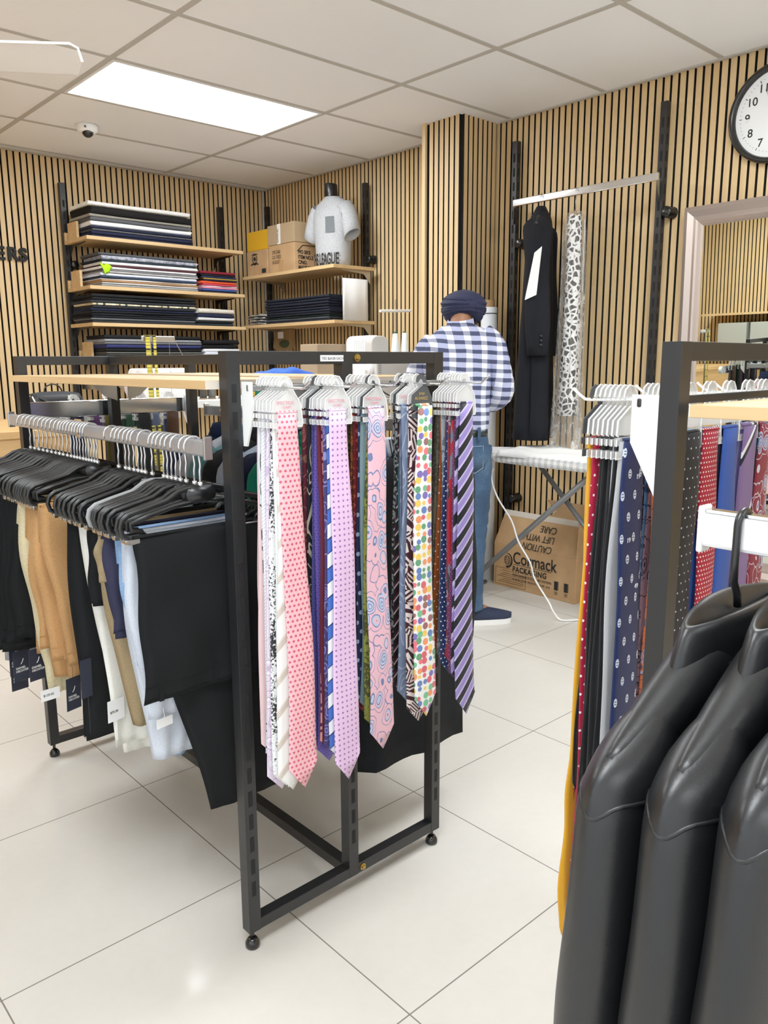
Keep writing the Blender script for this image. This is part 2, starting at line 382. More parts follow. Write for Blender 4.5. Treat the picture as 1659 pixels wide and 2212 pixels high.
stack([('4a4c50', .018, 'charcoal'), ('9a9cab', .026, 'grey marled', 'marl'), ('26313a', .012, 'dark green'), ('eeeceb', .02, 'white'), ('4d2b33', .012, 'maroon'), ('eaeaec', .014, 'off-white'), ('77787c', .012, 'mid grey'), ('b5b1ad', .012, 'stone'), ('d5daea', .02, 'pale blue'), ('2b3a52', .012, 'slate blue'), ('e7e2e0', .012, 'ivory'), ('a97f55', .012, 'brown'), ('c9c6c4', .012, 'light grey'), ('8b8c8e', .016, 'grey')],
      2.21, 2.885, 5.09, 5.40, 1.79, 'the long colourful second-shelf stack', 'folded cloth in the long stack on the second back shelf')
b = MB()
b.grid(lambda u, v: Vector((-.03+.05*u+.03*v, -.006-.03*sin(v*PI)*.4, -.07*v*(1-.7*u)+.006*sin(u*9))), 7, 7)
tag(b.build('cloth_scrap', cloth('lime_cloth', 'a8e61d', .08), smooth=True, solid=.003, loc=(2.225, 5.09, 1.925)), 'bright lime green cloth corner hanging from the second back shelf stack', 'fabric')
stack([('7d1f2c', .02, 'crimson'), ('1c1d24', .014, 'black'), ('272b49', .014, 'navy'), ('c9a640', .008, 'mustard'), ('2a2234', .012, 'plum'), ('e2552f', .018, 'orange'), ('d94a5e', .012, 'coral'), ('ece7ea', .01, 'white'), ('e88aa5', .012, 'pink'), ('3d58a0', .014, 'blue'), ('1d1f2c', .012, 'dark navy')],
      2.93, 3.2, 5.085, 5.36, 1.79, 'the short red-pink second-shelf stack', 'folded cloth in the short stack on the second back shelf')
stack([('1a1a1c', .022, 'black'), ('161719', .018, 'jet black'), ('2a2c30', .018, 'off-black'), ('d8cba8', .014, 'cream tartan', 'tartan'), ('202228', .02, 'dark'), ('1a1f36', .014, 'dark navy'), ('17181b', .016, 'plain black'), ('1b1d24', .014, 'blue-black'), ('15161a', .016, 'soft black'), ('55585c', .014, 'grey'), ('2b2c2f', .016, 'charcoal')],
      2.13, 2.86, 5.09, 5.40, 1.56, 'the long dark third-shelf stack', 'folded cloth in the long stack on the third back shelf')
stack([('dad3c4', .034, 'cream'), ('20243c', .028, 'navy'), ('d9dadc', .022, 'pale grey'), ('17181b', .018, 'black'), ('202a33', .018, 'teal-black')],
      2.885, 3.17, 5.09, 5.34, 1.56, 'the short third-shelf stack', 'folded cloth in the short stack on the third back shelf')
stack([('17181a', .026, 'black'), ('83858a', .02, 'steel grey'), ('6c6d71', .014, 'mid grey'), ('2b2f5c', .026, 'royal navy'), ('161718', .022, 'jet black'), ('595a57', .014, 'olive grey'), ('3a3b3a', .014, 'dark grey'), ('1c1d1e', .014, 'soft black')],
      2.2, 2.89, 5.09, 5.40, 1.335, 'the long lowest-shelf stack', 'folded cloth in the long stack on the lowest back shelf')
stack([('151517', .034, 'black'), ('121214', .03, 'crumpled black'), ('e9ebf2', .022, 'white'), ('dfe3ee', .024, 'bluish white'), ('f0f0f0', .02, 'bright white')],
      2.915, 3.2, 5.09, 5.36, 1.335, 'the short lowest-shelf stack', 'folded cloth in the short stack on the lowest back shelf')
stack([('1a1d28', .02, 'navy black'), ('171a26', .02, 'dark navy'), ('1b1e2b', .018, 'midnight'), ('161822', .018, 'inky'), ('191c28', .018, 'deep navy'), ('1c1f2a', .016, 'blackish navy'), ('151721', .016, 'jet'), ('16211f', .014, 'bottle green'), ('3c4046', .016, 'grey'), ('20232c', .012, 'dark')],
      4.2, 4.93, 3.34, 3.62, 1.575, 'the navy right-wall shelf stack', 'folded navy cloth on the lower right-wall shelf', 1)
# plastic wrapped shirts
k = NT('crinkled_film'); v = k.co(); n = k.noise(v, 28, 4, .6, 1).outputs[0]; k.bump(n, 1, .02)
crinkle = k.fin(k.ramp(n, [(.35, '3f4144'), (.5, 'a9abaa'), (.65, 'f0f0ee')]), .18)
for i in range(4):
    m = MB(); m.grid(lambda u, v: Vector((.25*v, -.13+.26*u, .018*sin(PI*u)**.5*sin(PI*min(1, v+.02))**.4+.006*sin(u*17+i*2)*sin(v*13))), 14, 12)
    o = m.build('wrapped_shirt', crinkle, smooth=True, solid=.004, loc=(3.345, 5.07-.004*i, 1.578+i*.019))
    tag(o, ['bottom', 'second', 'third', 'topmost'][i]+' clear plastic wrapped shirt in the pile left of the navy cloth', 'packed shirt', 'plastic wrapped shirts on the lower right-wall shelf')
# boxes on the upper right shelf
def carton(name, lb, x, y, z, w, d, h, mat, rz=0, tapem=None):
    t = thing(name, lb, 'box', (x, y, z), rz)
    MB().box(-w/2, w/2, -d/2, d/2, 0, h).build('body', mat, t, bevel=.004)
    if tapem: MB().box(-.025, .025, -d/2-.0012, d/2+.0012, h*.7, h+.0012).box(-w/2-.0012, w/2+.0012, -.025, .025, h*.72, h+.0012).build('packing_tape', tapem, t)
    return t
tape = plain('packing_tape', 'b08a5e', .25); wtape = plain('white_tape', 'e9e7e2', .5); ytape = plain('yellow_carton', 'd9a21a', .6)
shz = 1.926
U1, V1 = (0, -1, 0), (0, 0, 1)
a = carton('cardboard_box', 'brown cardboard box with a round crest under the yellow box', 3.52, 5.065, shz, .3, .27, .178, cardboard)
m = MB(); m.tube([(-.1515, .03+.03*cos(i*PI/8), .12+.03*sin(i*PI/8)) for i in range(16)], .003, 5, closed=True); m.tube([(-.1515, .075, .08), (-.1515, .055, .088), (-.1515, .03, .08), (-.1515, .005, .088), (-.1515, -.015, .08)], .005, 5)
m.tube([(-.1515, .065, .15), (-.1515, .03, .156), (-.1515, -.005, .15)], .003, 5); m.ell((-.1515, .03, .12), .001, .015, .015)
m.box(-.152, -.15, -.11, -.06, .015, .045, 0); m.build('crest_print', ink, a)
text('lettering', 'LTC', .022, (-.152, .05, .113), U1, V1, ink, a)
MB().box(-.05, .0, -.1375, -.1345, .05, .09).build('print', ink, a)
carton('cardboard_box', 'mustard yellow box on top of the crest cardboard box', 3.53, 5.06, shz+.18, .3, .29, .135, ytape)
b1 = carton('cardboard_box', 'large brown cardboard box with black handwriting beside the torso form', 3.52, 4.76, shz, .3, .31, .19, cardboard)
text('lettering', 'P/O 5065\nITEM NO.2\nC/NO.\nMADE IN T', .034, (-.12, -.157, .115), (1, 0, 0), V1, ink, b1, bold=.001, sx=.8)
text('lettering', '2TB 3560\nCA 71022\nAUGUST', .034, (-.152, .11, .13), U1, V1, plain('brown_ink', '4a3522', .8), b1, sx=.75)
MB().prism([(0, 0), (.05, .045), (.16, .045), (.16, .04), (.052, .04), (.01, 0)], (-.13, -.156, .13), (1, 0, 0), V1, (0, -.001, 0)).build('print', ink, b1)
MB().box(-.152, -.15, -.02, .03, 0, .085).build('packing_tape', tape, b1)
b2 = carton('cardboard_box', 'greyish cardboard box with a white tape strip on top of the large box', 3.52, 4.765, shz+.192, .3, .32, .135, plain('grey_card', 'a98f6c', .85))
MB().box(-.153, -.15, .0, .035, 0, .135).build('white_tape', wtape, b2)
text('lettering', 'SAMPLES', .024, (-.1535, .02, .01), V1, (0, 1, 0), ink, b2)
# torso form with grey t-shirt
gm = NT('grey_marl'); v = gm.co(); n = gm.noise(v, 130, 4, .7).outputs[0]; n2 = gm.noise(gm.comb(*[gm.m('MULTIPLY', gm.xyz(v)[i], (20, 20, 90)[i]) for i in range(3)]), 3, 3).outputs[0]
shirt_grey = gm.fin(gm.ramp(gm.m('ADD', gm.m('MULTIPLY', n, .5), gm.m('MULTIPLY', n2, .5)), [(.35, '9fa1a4'), (.65, 'bfc1c4')]), .9)
def torso_form():
    t = thing('torso_form', 'black torso form wearing a light grey printed t-shirt on the upper shelf', 'mannequin', (3.50, 4.34, shz), math.radians(-82)); t.scale = (.78, .9, 1)
    # local: x right, -y front
    def ring(z, rx, ry, n=28, sq=2.3, oy=0):
        out = []
        for k_ in range(n):
            a = 2*PI*k_/n; c, s = cos(a), sin(a); out.append(Vector((rx*abs(c)**(2/sq)*(1 if c > 0 else -1), oy+ry*abs(s)**(2/sq)*(1 if s > 0 else -1), z)))
        return out
    def loft(rings, m, cap=True):
        n = len(rings[0]); vs = [q for r in rings for q in r]
        fs = [(i*n+k_, i*n+(k_+1) % n, (i+1)*n+(k_+1) % n, (i+1)*n+k_) for i in range(len(rings)-1) for k_ in range(n)]
        if cap: fs += [tuple(range(n))[::-1], tuple((len(rings)-1)*n+k_ for k_ in range(n))]
        m.add(vs, fs)
    m = MB(); loft([ring(.36, .16, .09), ring(.42, .1, .075, oy=.005), ring(.445, .058, .058, sq=2, oy=.0), ring(.47, .05, .052, sq=2, oy=-.006), ring(.53, .05, .055, sq=2, oy=-.018), ring(.535, .045, .05, sq=2, oy=-.018)], m)
    m.build('neck', black_plastic, t, True)
    m = MB(); loft([ring(.0, .155, .1), ring(.06, .16, .105), ring(.14, .162, .108), ring(.22, .172, .115), ring(.3, .183, .115), ring(.36, .185, .1), ring(.405, .165, .082, oy=.005), ring(.43, .115, .07, oy=.006), ring(.447, .075, .064, sq=2, oy=.004), ring(.452, .066, .06, sq=2, oy=.002)], m, False)
    for s in (-1, 1):
        P = [(.14, 0, .385, .062, .075), (.19, -.005, .33, .062, .07), (.222, -.012, .25, .066, .066), (.238, -.016, .195, .07, .066)]
        rs = []
        for (x_, y_, z_, rx, rz) in P:
            ax_ = Vector((.5, 0, -.86)); u = Vector((.86, 0, .5)); w = Vector((0, 1, 0))
            rs.append([Vector((s*(x_+u.x*rx*cos(2*PI*k_/16)), y_+w.y*rz*sin(2*PI*k_/16), z_+u.z*rx*cos(2*PI*k_/16))) for k_ in range(16)])
        loft(rs, m, False)
    sh = m.build('t_shirt', shirt_grey, t, True, solid=.003)
    m = MB(); m.tube([(.07*cos(2*PI*i/24), .003+.064*sin(2*PI*i/24), .449+.006*sin(2*PI*i/24)) for i in range(24)], .006, 6, closed=True); m.build('collar', shirt_grey, sh, True)
    pk = [(.045, .31), (.115, .315), (.118, .225), (.05, .215)]
    def fy(x_, z_): return -.1165*(max(0, 1-(abs(x_)/.18)**2.3))**(1/2.3)-.004
    m = MB(); m.grid(lambda u, v: Vector((.04+.08*u, fy(.04+.08*u, .3), .215+.1*v)), 8, 3); m.build('pocket', plain('slate_pocket', '686d70', .8), sh)
    # hem print, letters bent round the body
    def wrap(o_, r=.108):
        for q in o_.data.vertices:
            x_, z_ = q.co.x, q.co.z; q.co.y = fy(x_, z_)*.95-.004+q.co.y
    s_ = 'THE LEAGUE'
    o_ = text('lettering', s_, .105, (-.15, 0, .015), (1, 0, 0), (0, 0, 1), ink, sh, .0006, bold=.002, sx=.5); wrap(o_)
    o_ = text('sleeve_badge', 'L', .04, (.2, -.075, .28), (1, .2, 0), (-.2, 0, 1), ink, sh)
    MB().tube([(.185, -.068, .27), (.225, -.06, .275), (.215, -.063, .335), (.2, -.068, .345), (.18, -.075, .33)], .0022, 5, closed=True).build('sleeve_print', ink, sh)
torso_form()
# paper sheet taped at the shelf end
m = MB(); m.grid(lambda u, v: Vector((.22*u, .004*sin(u*9), .27*v)), 10, 3)
o = m.build('paper_sheet', paper, smooth=True, solid=.0008, loc=(3.40, 4.127, 1.572)); tag(o, 'tall white paper sheet hanging at the end of the lower right shelf', 'paper')
# paper bag hung under the lower shelf
t = thing('paper_bag', 'brown paper bag with a white label hanging under the lower right shelf', 'bag', (3.66, 5.12, 1.413))
m = MB(); m.prism([(-.13, 0), (-.1, .13), (.11, .14), (.1, .02), (.05, -.03), (-.06, -.03)], (0, 0, 0), (0, -1, 0), (0, 0, 1), (-.05, 0, 0)); m.build('bag', plain('kraft_paper', '8d724c', .8), t, bevel=.006)
MB().box(-.054, -.051, -.02, .05, .07, .12).build('paper_label', paper, t)
m = MB(); m.ell((-.06, -.04, .03), .02, .06, .028); m.build('green_leaf', cloth('dull_green', '3f4a33'), t, True)
# ------------------------------------------------------------------ right wall
# clock
t = thing('wall_clock', 'round white wall clock with black rim and numerals', 'clock', (XR-SD, 1.568, 2.352))
m = MB(); m.lathe([(.203, 0), (.208, -.012), (.206, -.03), (.198, -.038), (.188, -.036), (.18, -.022), (.18, -.012)], n=64, ax=0); m.build('rim', black_gloss, t, True)
MB().lathe([(.001, -.014), (.184, -.014), (.184, -.010), (.001, -.010)], n=64, ax=0).build('dial', plain('clock_dial', 'eceeee', .4), t)
Uc, Vc = Vector((0, -1, 0)), Vector((0, 0, 1))
for h_ in range(1, 13):
    a = PI/2-h_*PI/6; text('numeral', str(h_), .048, (-.0145, -cos(a)*.128, sin(a)*.128-.017), Uc, Vc, ink, t, align='CENTER', bold=.0005)
m = MB()
for i in range(60):
    a = i*PI/30; q = Vector((-.0152, -cos(a), sin(a)))
    if i % 5 == 0: m.tube([(q.x, q.y*.152, q.z*.152), (q.x, q.y*.163, q.z*.163)], .0014, 4)
    else: m.ell((q.x, q.y*.158, q.z*.158), .0006, .0017, .0017, 6, 4)
m.build('minute_marks', ink, t)
def hand(nm, a, L, w): MB().prism([(-.02, -w), (L, -w*.5), (L, w*.5), (-.02, w)], (-.018, 0, 0), (0, -cos(a), sin(a)), (0, sin(a), cos(a)), (-.001, 0, 0)).build(nm, ink, t)
hand('hour_hand', .35, .09, .005); hand('minute_hand', -.35, .13, .004); hand('second_hand', PI/2+.50, .118, .0008)
# mirror
champ = NT('champagne_frame'); champagne = champ.fin('b4a49a', .32, .75)
t = thing('wall_mirror', 'large rectangular mirror in a moulded champagne silver frame', 'mirror', (XR-SD, 0, 0)); t.location = (XR-SD-.003, 0, .28); t.rotation_euler = (0, -.028, 0)
mz0, mz1, my0, my1 = .0, 1.722, .9, 1.93
prof = [(0, -.002), (.0, -.03), (.02, -.04), (.045, -.026), (.058, -.030), (.066, -.024), (.08, -.02), (.088, -.010), (.088, -.002)]
m = MB(); vs = []
for (cy, cz, sy, sz) in ((my1, mz0, -1, 1), (my1, mz1, -1, -1), (my0, mz1, 1, -1), (my0, mz0, 1, 1)):
    for d, h_ in prof: vs.append((h_, cy+sy*d, cz+sz*d))
n = len(prof); m.add(vs, [(i*n+k_, i*n+k_+1, ((i+1) % 4)*n+k_+1, ((i+1) % 4)*n+k_) for i in range(4) for k_ in range(n-1)]); m.build('frame', champagne, t)
k = NT('mirror_glass'); MB().box(-.010, -.002, my0+.07, my1-.07, mz0+.07, mz1-.07).build('glass', k.fin('e9efe6', .0, 1), t)
# garment rail on the wall
RX, RZ = 3.50, 2.125
t = thing('garment_rail', 'chrome garment rail fixed high on the right wall', 'clothes rail', (RX, 2.395, RZ))
MB().box(-.008, .008, -.418, .418, -.018, .018).build('bar', chrome, t, bevel=.004)
for s, yy in ((-1, 2.075), (1, 2.96)):
    d = yy-2.395; MB().prism([(0, .018), (0, -.018), (.19, -.07), (.19, .02)], (0, s*.412, 0), (1, (d-s*.412)/.19, 0), (0, 0, 1), (0, .004, 0)).build('bracket', steel, t)
def hung_shape(w, top, L, hy, flare, wob, seed, ridge):
    r = random.Random(seed); ph = [r.uniform(0, 6) for _ in range(6)]
    def fn(u, v):
        x = -w+2*w*v; rz = ridge(x); s = u*2-1; side = 1 if s > 0 else -1; a = abs(s)
        if a < .18: ang = a/.18*PI/2; y = hy*sin(ang)*side; z = rz-hy*(1-cos(ang))
        else:
            q = (a-.18)/.82; z = rz-hy-(L-hy+rz-top)*q; y = side*(hy*(1+flare*q*(1 if side < 0 or flare < .5 else 1.7))+wob*q*sin(x/w*7+ph[0]+side)+.3*wob*sin(x/w*15+ph[1]+q*4))
            x = x*(1-.04*q*side)
        y *= max(0, 1-abs(2*v-1)**6)**.5
        return Vector((x, y, z))
    return fn
def sleeve(m, s, x0, z0, L, rx, ry, out=.03, ty=0, fwd=0):
    def fn(u, v):
        v = v**1.5; k_ = max(0, 1-(1-min(1, v/.09))**2)**.5; c = cos(2*PI*u)
        x = x0-.035*(1-k_)+out*sin(v*PI*.5)*1.2-.01*v+rx*k_*(1-.28*v)*c
        return Vector((s*x, fwd*v+ry*k_*(1-.2*v)*sin(2*PI*u)+.004*sin(v*9+u*6)*k_, z0+.035-(L+.035)*v-.03*max(0, c)*k_*(1-v)))
    m.grid(fn, 18, 20, 0, True)
def wire_hook(m, h, r=.0022, rad=.018):
    pts = [(rad*cos(a), 0, -rad+rad*sin(a)+.002+.004) for a in [PI*1.05-i*PI*1.35/12 for i in range(13)]]
    pts += [(.004, 0, -rad*2-.004), (0, 0, -rad*2-.02), (0, 0, -h)]
    m.tube(pts, r, 6)
coat_m = cloth('black_coat_cloth', '15161b', .1)
yc = 2.63
t = thing('black_coat', 'long black coat with a white paper note hanging on the wall rail', 'coat', (RX, yc, RZ), math.radians(30))
rg = lambda x: -.06-max(0, abs(x)-.03)*.62
m = MB(); m.grid(hung_shape(.195, -.08, 1.15, .052, .6, .012, 3, rg), 30, 17); m.build('body', coat_m, t, True, solid=.004)
for s in (-1, 1):
    m = MB(); sleeve(m, s, .15, -.145, .65, .048, .068, .055, 0, -.03); o = m.build('sleeve', coat_m, t, True, solid=.003)
    m = MB()
    for i in range(3): m.lathe([(.007, 0), (.007, s*.004), (.002, s*.006)], (s*.247, -.05, -.70-.022*i), 10, 0, 0)
    m.build('button', black_gloss, o, True)
m = MB(); m.grid(lambda u, v: Vector(((.03+.035*v)*cos(2*PI*u), (.022+.030*v)*sin(2*PI*u), -.042-.055*v-.02*v*abs(cos(2*PI*u)))), 18, 5, 0, True); m.build('collar', coat_m, t, True, solid=.004)
m = MB(); m.prism([(.0, -.01), (.035, .02), (.015, -.21), (-.04, -.235)], (-.258, -.005, -.29), (.25, -1, 0), (0, 0, 1), (-.002, 0, 0)); m.build('paper_note', paper, t)
h = thing('coat_hanger', 'dark hanger holding the long black coat', 'hanger', (RX, yc, RZ+.018), math.radians(30))
m = MB(); wire_hook(m, .1, .0025, .02); m.build('hook', steel, h, True)
MB().tube([(-.18, 0, -.17), (-.1, 0, -.125), (0, 0, -.105), (.1, 0, -.125), (.18, 0, -.17)], .009, 8).build('arms', black_plastic, h, True)
# dress in a clear garment cover
yd = 2.42
k = NT('monochrome_print'); v = k.co(); vo = k.vor(v, 26); e = k.n('ShaderNodeTexVoronoi', feature='DISTANCE_TO_EDGE'); nz = k.noise(v, 14, 2); 
k.l(nz.outputs['Color'], e.inputs['Vector']) if False else k.l(v, e.inputs['Vector']); e.inputs['Scale'].default_value = 34
printm = k.fin(k.ramp(e.outputs[0], [(0, 'f4f3f1'), (.12, 'f4f3f1'), (.16, '161616')], False), .8)
t = thing('printed_dress', 'black and white printed dress hanging in the clear cover', 'dress', (RX, yd, RZ), math.radians(35))
rg2 = lambda x: -.1-max(0, abs(x)-.04)*.5
m = MB(); m.grid(hung_shape(.085, -.1, 1.0, .03, .3, .012, 5, rg2), 26, 13); m.build('body', printm, t, True, solid=.003)
m = MB(); m.prism([(-.03, 0), (.03, .02), (.03, -.3), (-.02, -.34)], (-.05, -.045, -.14), (1, 0, 0), (0, 0, 1), (0, -.002, 0)); m.build('white_panel', cloth('white_lining', 'efeeec'), t)
k = NT('crinkled_clear'); v = k.co(); n = k.noise(k.comb(k.m('MULTIPLY', k.xyz(v)[0], 3), k.m('MULTIPLY', k.xyz(v)[1], 3), k.xyz(v)[2]), 14, 4, .6, 1.5).outputs[0]; k.bump(n, 1, .03)
tr = k.n('ShaderNodeBsdfTransparent'); mx = k.n('ShaderNodeMixShader'); k.fin('f0ece6', .1)
k.l(k.ramp(n, [(.42, (.10, .10, .10)), (.57, (.18, .18, .18)), (.66, (.8, .8, .8))]), mx.inputs[0]); k.l(tr.outputs[0], mx.inputs[1]); k.l(k.b.outputs[0], mx.inputs[2]); k.l(mx.outputs[0], k.t.nodes['Material Output'].inputs[0])  # opaque white streaks stand in for highlights on the film
cover_m = k.mat
t = thing('garment_cover', 'clear crinkled plastic garment cover over the printed dress', 'garment cover', (RX, yd, RZ), math.radians(35))
m = MB(); m.grid(hung_shape(.125, -.085, 1.25, .05, .3, .022, 9, lambda x: -.085-max(0, abs(x)-.03)*.45), 34, 21); m.build('film', cover_m, t, True)
h = thing('coat_hanger', 'wire hanger with a wooden arm inside the clear garment cover', 'hanger', (RX, yd, RZ+.018), math.radians(35))
m = MB(); wire_hook(m, .1, .0022, .02); m.build('hook', steel, h, True)
MB().tube([(-.08, 0, -.14), (-.04, 0, -.12), (0, 0, -.115), (.04, 0, -.12), (.08, 0, -.14)], .008, 8).build('arms', plain('hanger_wood', 'a98456', .5), h, True)
# fabric rolls leaning in the corner by the column
def roll(lb, x, y, z1, r, mat, core, tilt):
    t = thing('fabric_roll', lb, 'fabric roll', (x, y, 0)); q = Vector((tilt[0], tilt[1], 1)); 
    MB().cyl((0, 0, 0), q*(z1-.04), r, n=24).build('cloth', mat, t, True)
    MB().cyl(q*.01, q*z1, r*.72, n=20).build('core', core, t, True)
    MB().tube([(q*(z1-.075))+Vector((cos(a)*(r+.001), sin(a)*(r+.001), 0)) for a in [i*PI/10 for i in range(20)]], .003, 5, closed=True).build('band', black_plastic, t, True)
roll('tall white fabric roll with a cardboard core standing behind the man', 3.60, 3.035, 1.645, .046, cloth('white_roll', 'dfe2e6', .04), card2, (-.012, 0))
k = NT('floral_print'); v = k.co(); n = k.noise(v, 30, 3).outputs[0]; flor = k.fin(k.ramp(n, [(.56, 'dedfe2'), (.62, '4a5478')]), .8)
roll('white and blue floral fabric roll leaning beside the plain white roll', 3.53, 3.06, 1.53, .036, flor, card2, (-.03, .03))
# ironing board
t = thing('ironing_board', 'ironing board with grey and white checked cover on crossed legs', 'ironing board', (3.32, 2.15, 0))
k = NT('grey_gingham'); x = k.xyz(k.co()); fa = k.m('GREATER_THAN', k.m('FRACT', k.m('DIVIDE', x[1], .036)), .5); fb = k.m('GREATER_THAN', k.m('FRACT', k.m('DIVIDE', k.m('ADD', x[0], x[2]), .03)), .5)
ging = k.fin(k.ramp(k.m('MULTIPLY', k.m('ADD', fa, fb), .5), [(0, 'efeeec'), (.3, 'cfd1d1'), (.8, 'b1b4b4')], True), .85)
out = [(-.17, -.62), (.17, -.62), (.185, .2)]+[(.17*cos(a)*1.05, .3+.4*sin(a)) for a in [PI*.08*i for i in range(1, 12)]]+[(-.185, .2)]
MB().prism(out, (0, 0, .79), (1, 0, 0), (0, 1, 0), (0, 0, .05)).build('cover', ging, t, bevel=.014)
m = MB()
for sx in (-.028, .0): m.tube([(sx, .82, .012), (sx, -.05, .79)], .011, 12)
m.cyl((-.2, .82, .012), (.2, .82, .012), .012); m.build('leg', plain('grey_leg_paint', '7c7f83', .35, .5), t, True)
m = MB()
for sx in (.02,): m.tube([(sx, -.46, .012), (sx, .34, .79)], .013, 12)
m.cyl((-.16, -.46, .012), (.16, -.46, .012), .012); m.build('leg', plain('grey_leg_paint_two', '7c7f83', .35, .5), t, True)
m = MB(); m.grid(lambda u, v: Vector((-.18+.34*u, -.5+.95*v, .012+.006*sin(v*23)*sin(u*7)+.004*sin(v*9)-(.03*max(0, .06-u)/.06))), 16, 36)
o = m.build('pressing_cloth', cloth('white_cotton', 'f0f0ee', .03), smooth=True, solid=.004, loc=(3.32, 2.15, .843)); tag(o, 'rumpled white pressing cloth lying on the ironing board', 'cloth')
# iron cord
pts = [at(1062, 1035, 0, 3.2), at(1075, 1075, 0, 3.2), at(1105, 1125, 0, 3.22), at(1120, 1170, 0, 3.22), at(1145, 1215, 0, 3.22), at(1155, 1250, 0, 3.24), at(1185, 1300, 0, 3.25)]
pts += [Vector((3.245, 2.29, .05)), Vector((3.255, 2.26, .012)), Vector((3.27, 2.23, .006)), Vector((3.33, 2.18, .006)), Vector((3.40, 2.05, .006)), Vector((3.5, 1.8, .006))]
def smoothp(P, n=6):
    P = [Vector(p) for p in P]; out = []
    for i in range(len(P)-1):
        a, b, c, d = P[max(0, i-1)], P[i], P[i+1], P[min(len(P)-1, i+2)]
        for j in range(n):
            t_ = j/n; out.append(.5*((2*b)+(c-a)*t_+(2*a-5*b+4*c-d)*t_*t_+(3*b-3*c+d-a)*t_**3))
    return out+[P[-1]]
pts = [pts[0]+Vector((.05, .03, .05))]+pts
tag(MB().tube(smoothp(pts), .0045, 8).build('power_cord', white_plastic, smooth=True), 'white power cord dangling from the ironing board to the floor', 'cord')
# big carton under the ironing board
bx = thing('cardboard_box', 'large printed brown carton with raised flaps under the ironing board', 'box', (3.66, 2.645, 0), math.radians(0))
W, D2, BH = .10, .285, .255
MB().box(-.115, .08, -D2, D2, 0, BH).build('body', cardboard, bx, bevel=.003)
fl = MB().prism([(-D2, 0), (D2, 0), (D2-.04, .185), (-D2+.02, .185)], (-.115, 0, BH), (0, -1, 0), (.42, 0, 1), (.004, 0, 0)); fo = fl.build('front_flap', cardboard, bx)
MB().prism([(-D2, 0), (D2, 0), (D2, .26), (-.06, .26), (-D2+.3, .2)], (.072, 0, BH), (0, -1, 0), (0, 0, 1), (.004, 0, 0)).build('back_flap', cardboard, bx)
MB().prism([(-.115, 0), (.085, 0), (-.06, .18), (-.085, .18)], (0, -D2, BH), (1, 0, 0), (0, .06, 1), (0, .004, 0)).build('side_flap', cardboard, bx)
MB().prism([(-D2+.02, .16), (D2-.04, .16), (D2-.04, .19), (-D2+.02, .19)], (-.1165, 0, BH), (0, -1, 0), (.42, 0, 1), (-.0008, 0, 0)).build('packing_tape', clearp('clear_tape', 'efe9dd', .5, .08), bx)
UF, VF = (0, -1, 0), (0, 0, 1)
text('lettering', 'Cormack', .098, (-.1165, .145, .155), UF, VF, ink, bx, bold=.0012, sx=.82)
text('lettering', 'PACKAGING', .046, (-.1165, .145, .105), UF, VF, ink, bx, bold=.0012, sx=.84, space=1.12)
text('lettering', 'PERFORMANCE CLOSURE SYSTEMS', .019, (-.1165, .145, .079), UF, VF, ink, bx, sx=.92)
text('lettering', 'www.cormack.com.au', .022, (-.1165, .145, .055), UF, VF, ink, bx, sx=1, space=1.35)
m = MB().box(-.1165, -.1148, -.125, .145, .146, .1485)
cc = Vector((-.116, .185, .165))
for rr in (.022, .012): m.tube([cc+Vector((0, rr*cos(a), .026*sin(a))) for a in [i*PI/10 for i in range(20)]], .0016, 4, closed=True)
for zz in (-.012, 0, .012): m.tube([cc+Vector((0, -.02, zz)), cc+Vector((0, .02, zz))], .0014, 4)
m.tube([cc+Vector((0, .034*cos(a), .04*sin(a))) for a in [PI*.45+i*PI/12 for i in range(14)]], [.002+.0004*i for i in range(14)], 5); m.build('logo', ink, bx)
m = MB()
for p0, q0, p1, q1 in ((.05, .268, .055, .003), ): pass
for (y0, y1, z0, z1) in ((.05, .27, .112, .114), (.05, .27, .012, .014), (.05, .052, .012, .114), (.268, .27, .012, .114), (.1, .22, .098, .101)): m.box(-.1165, -.1148, y0, y1, z0, z1)
for i in range(6): m.box(-.1165, -.1148, .065, .255-.02*(i % 3), .028+.011*i, .031+.011*i)
m.build('notice_print', plain('brown_print', '6b4c2e', .8), bx)
m = MB()
for yy in (-.15, -.215):
    m.box(-.1165, -.1148, yy-.02, yy+.003, .055, .105)
    for i in range(5): m.prism([(0, 0), (.006, .004), (0, .008)], (-.1155, yy-.022, .057+.01*i), (0, -1, 0), (0, 0, 1), (-.001, 0, 0))
    for i in range(3): m.box(-.1165, -.1148, yy-.02, yy+.0, .03+.007*i, .032+.007*i)
    m.build('handling_mark', ink, bx); m = MB()
sl = Vector((.42, 0, 1)).normalized()
text('lettering', 'CAUTION\nLIFT WITH\nCARE', .056, Vector((-.119, -.12, BH))+sl*.035, (0, 1, 0), -sl, ink, bx, sx=.8)
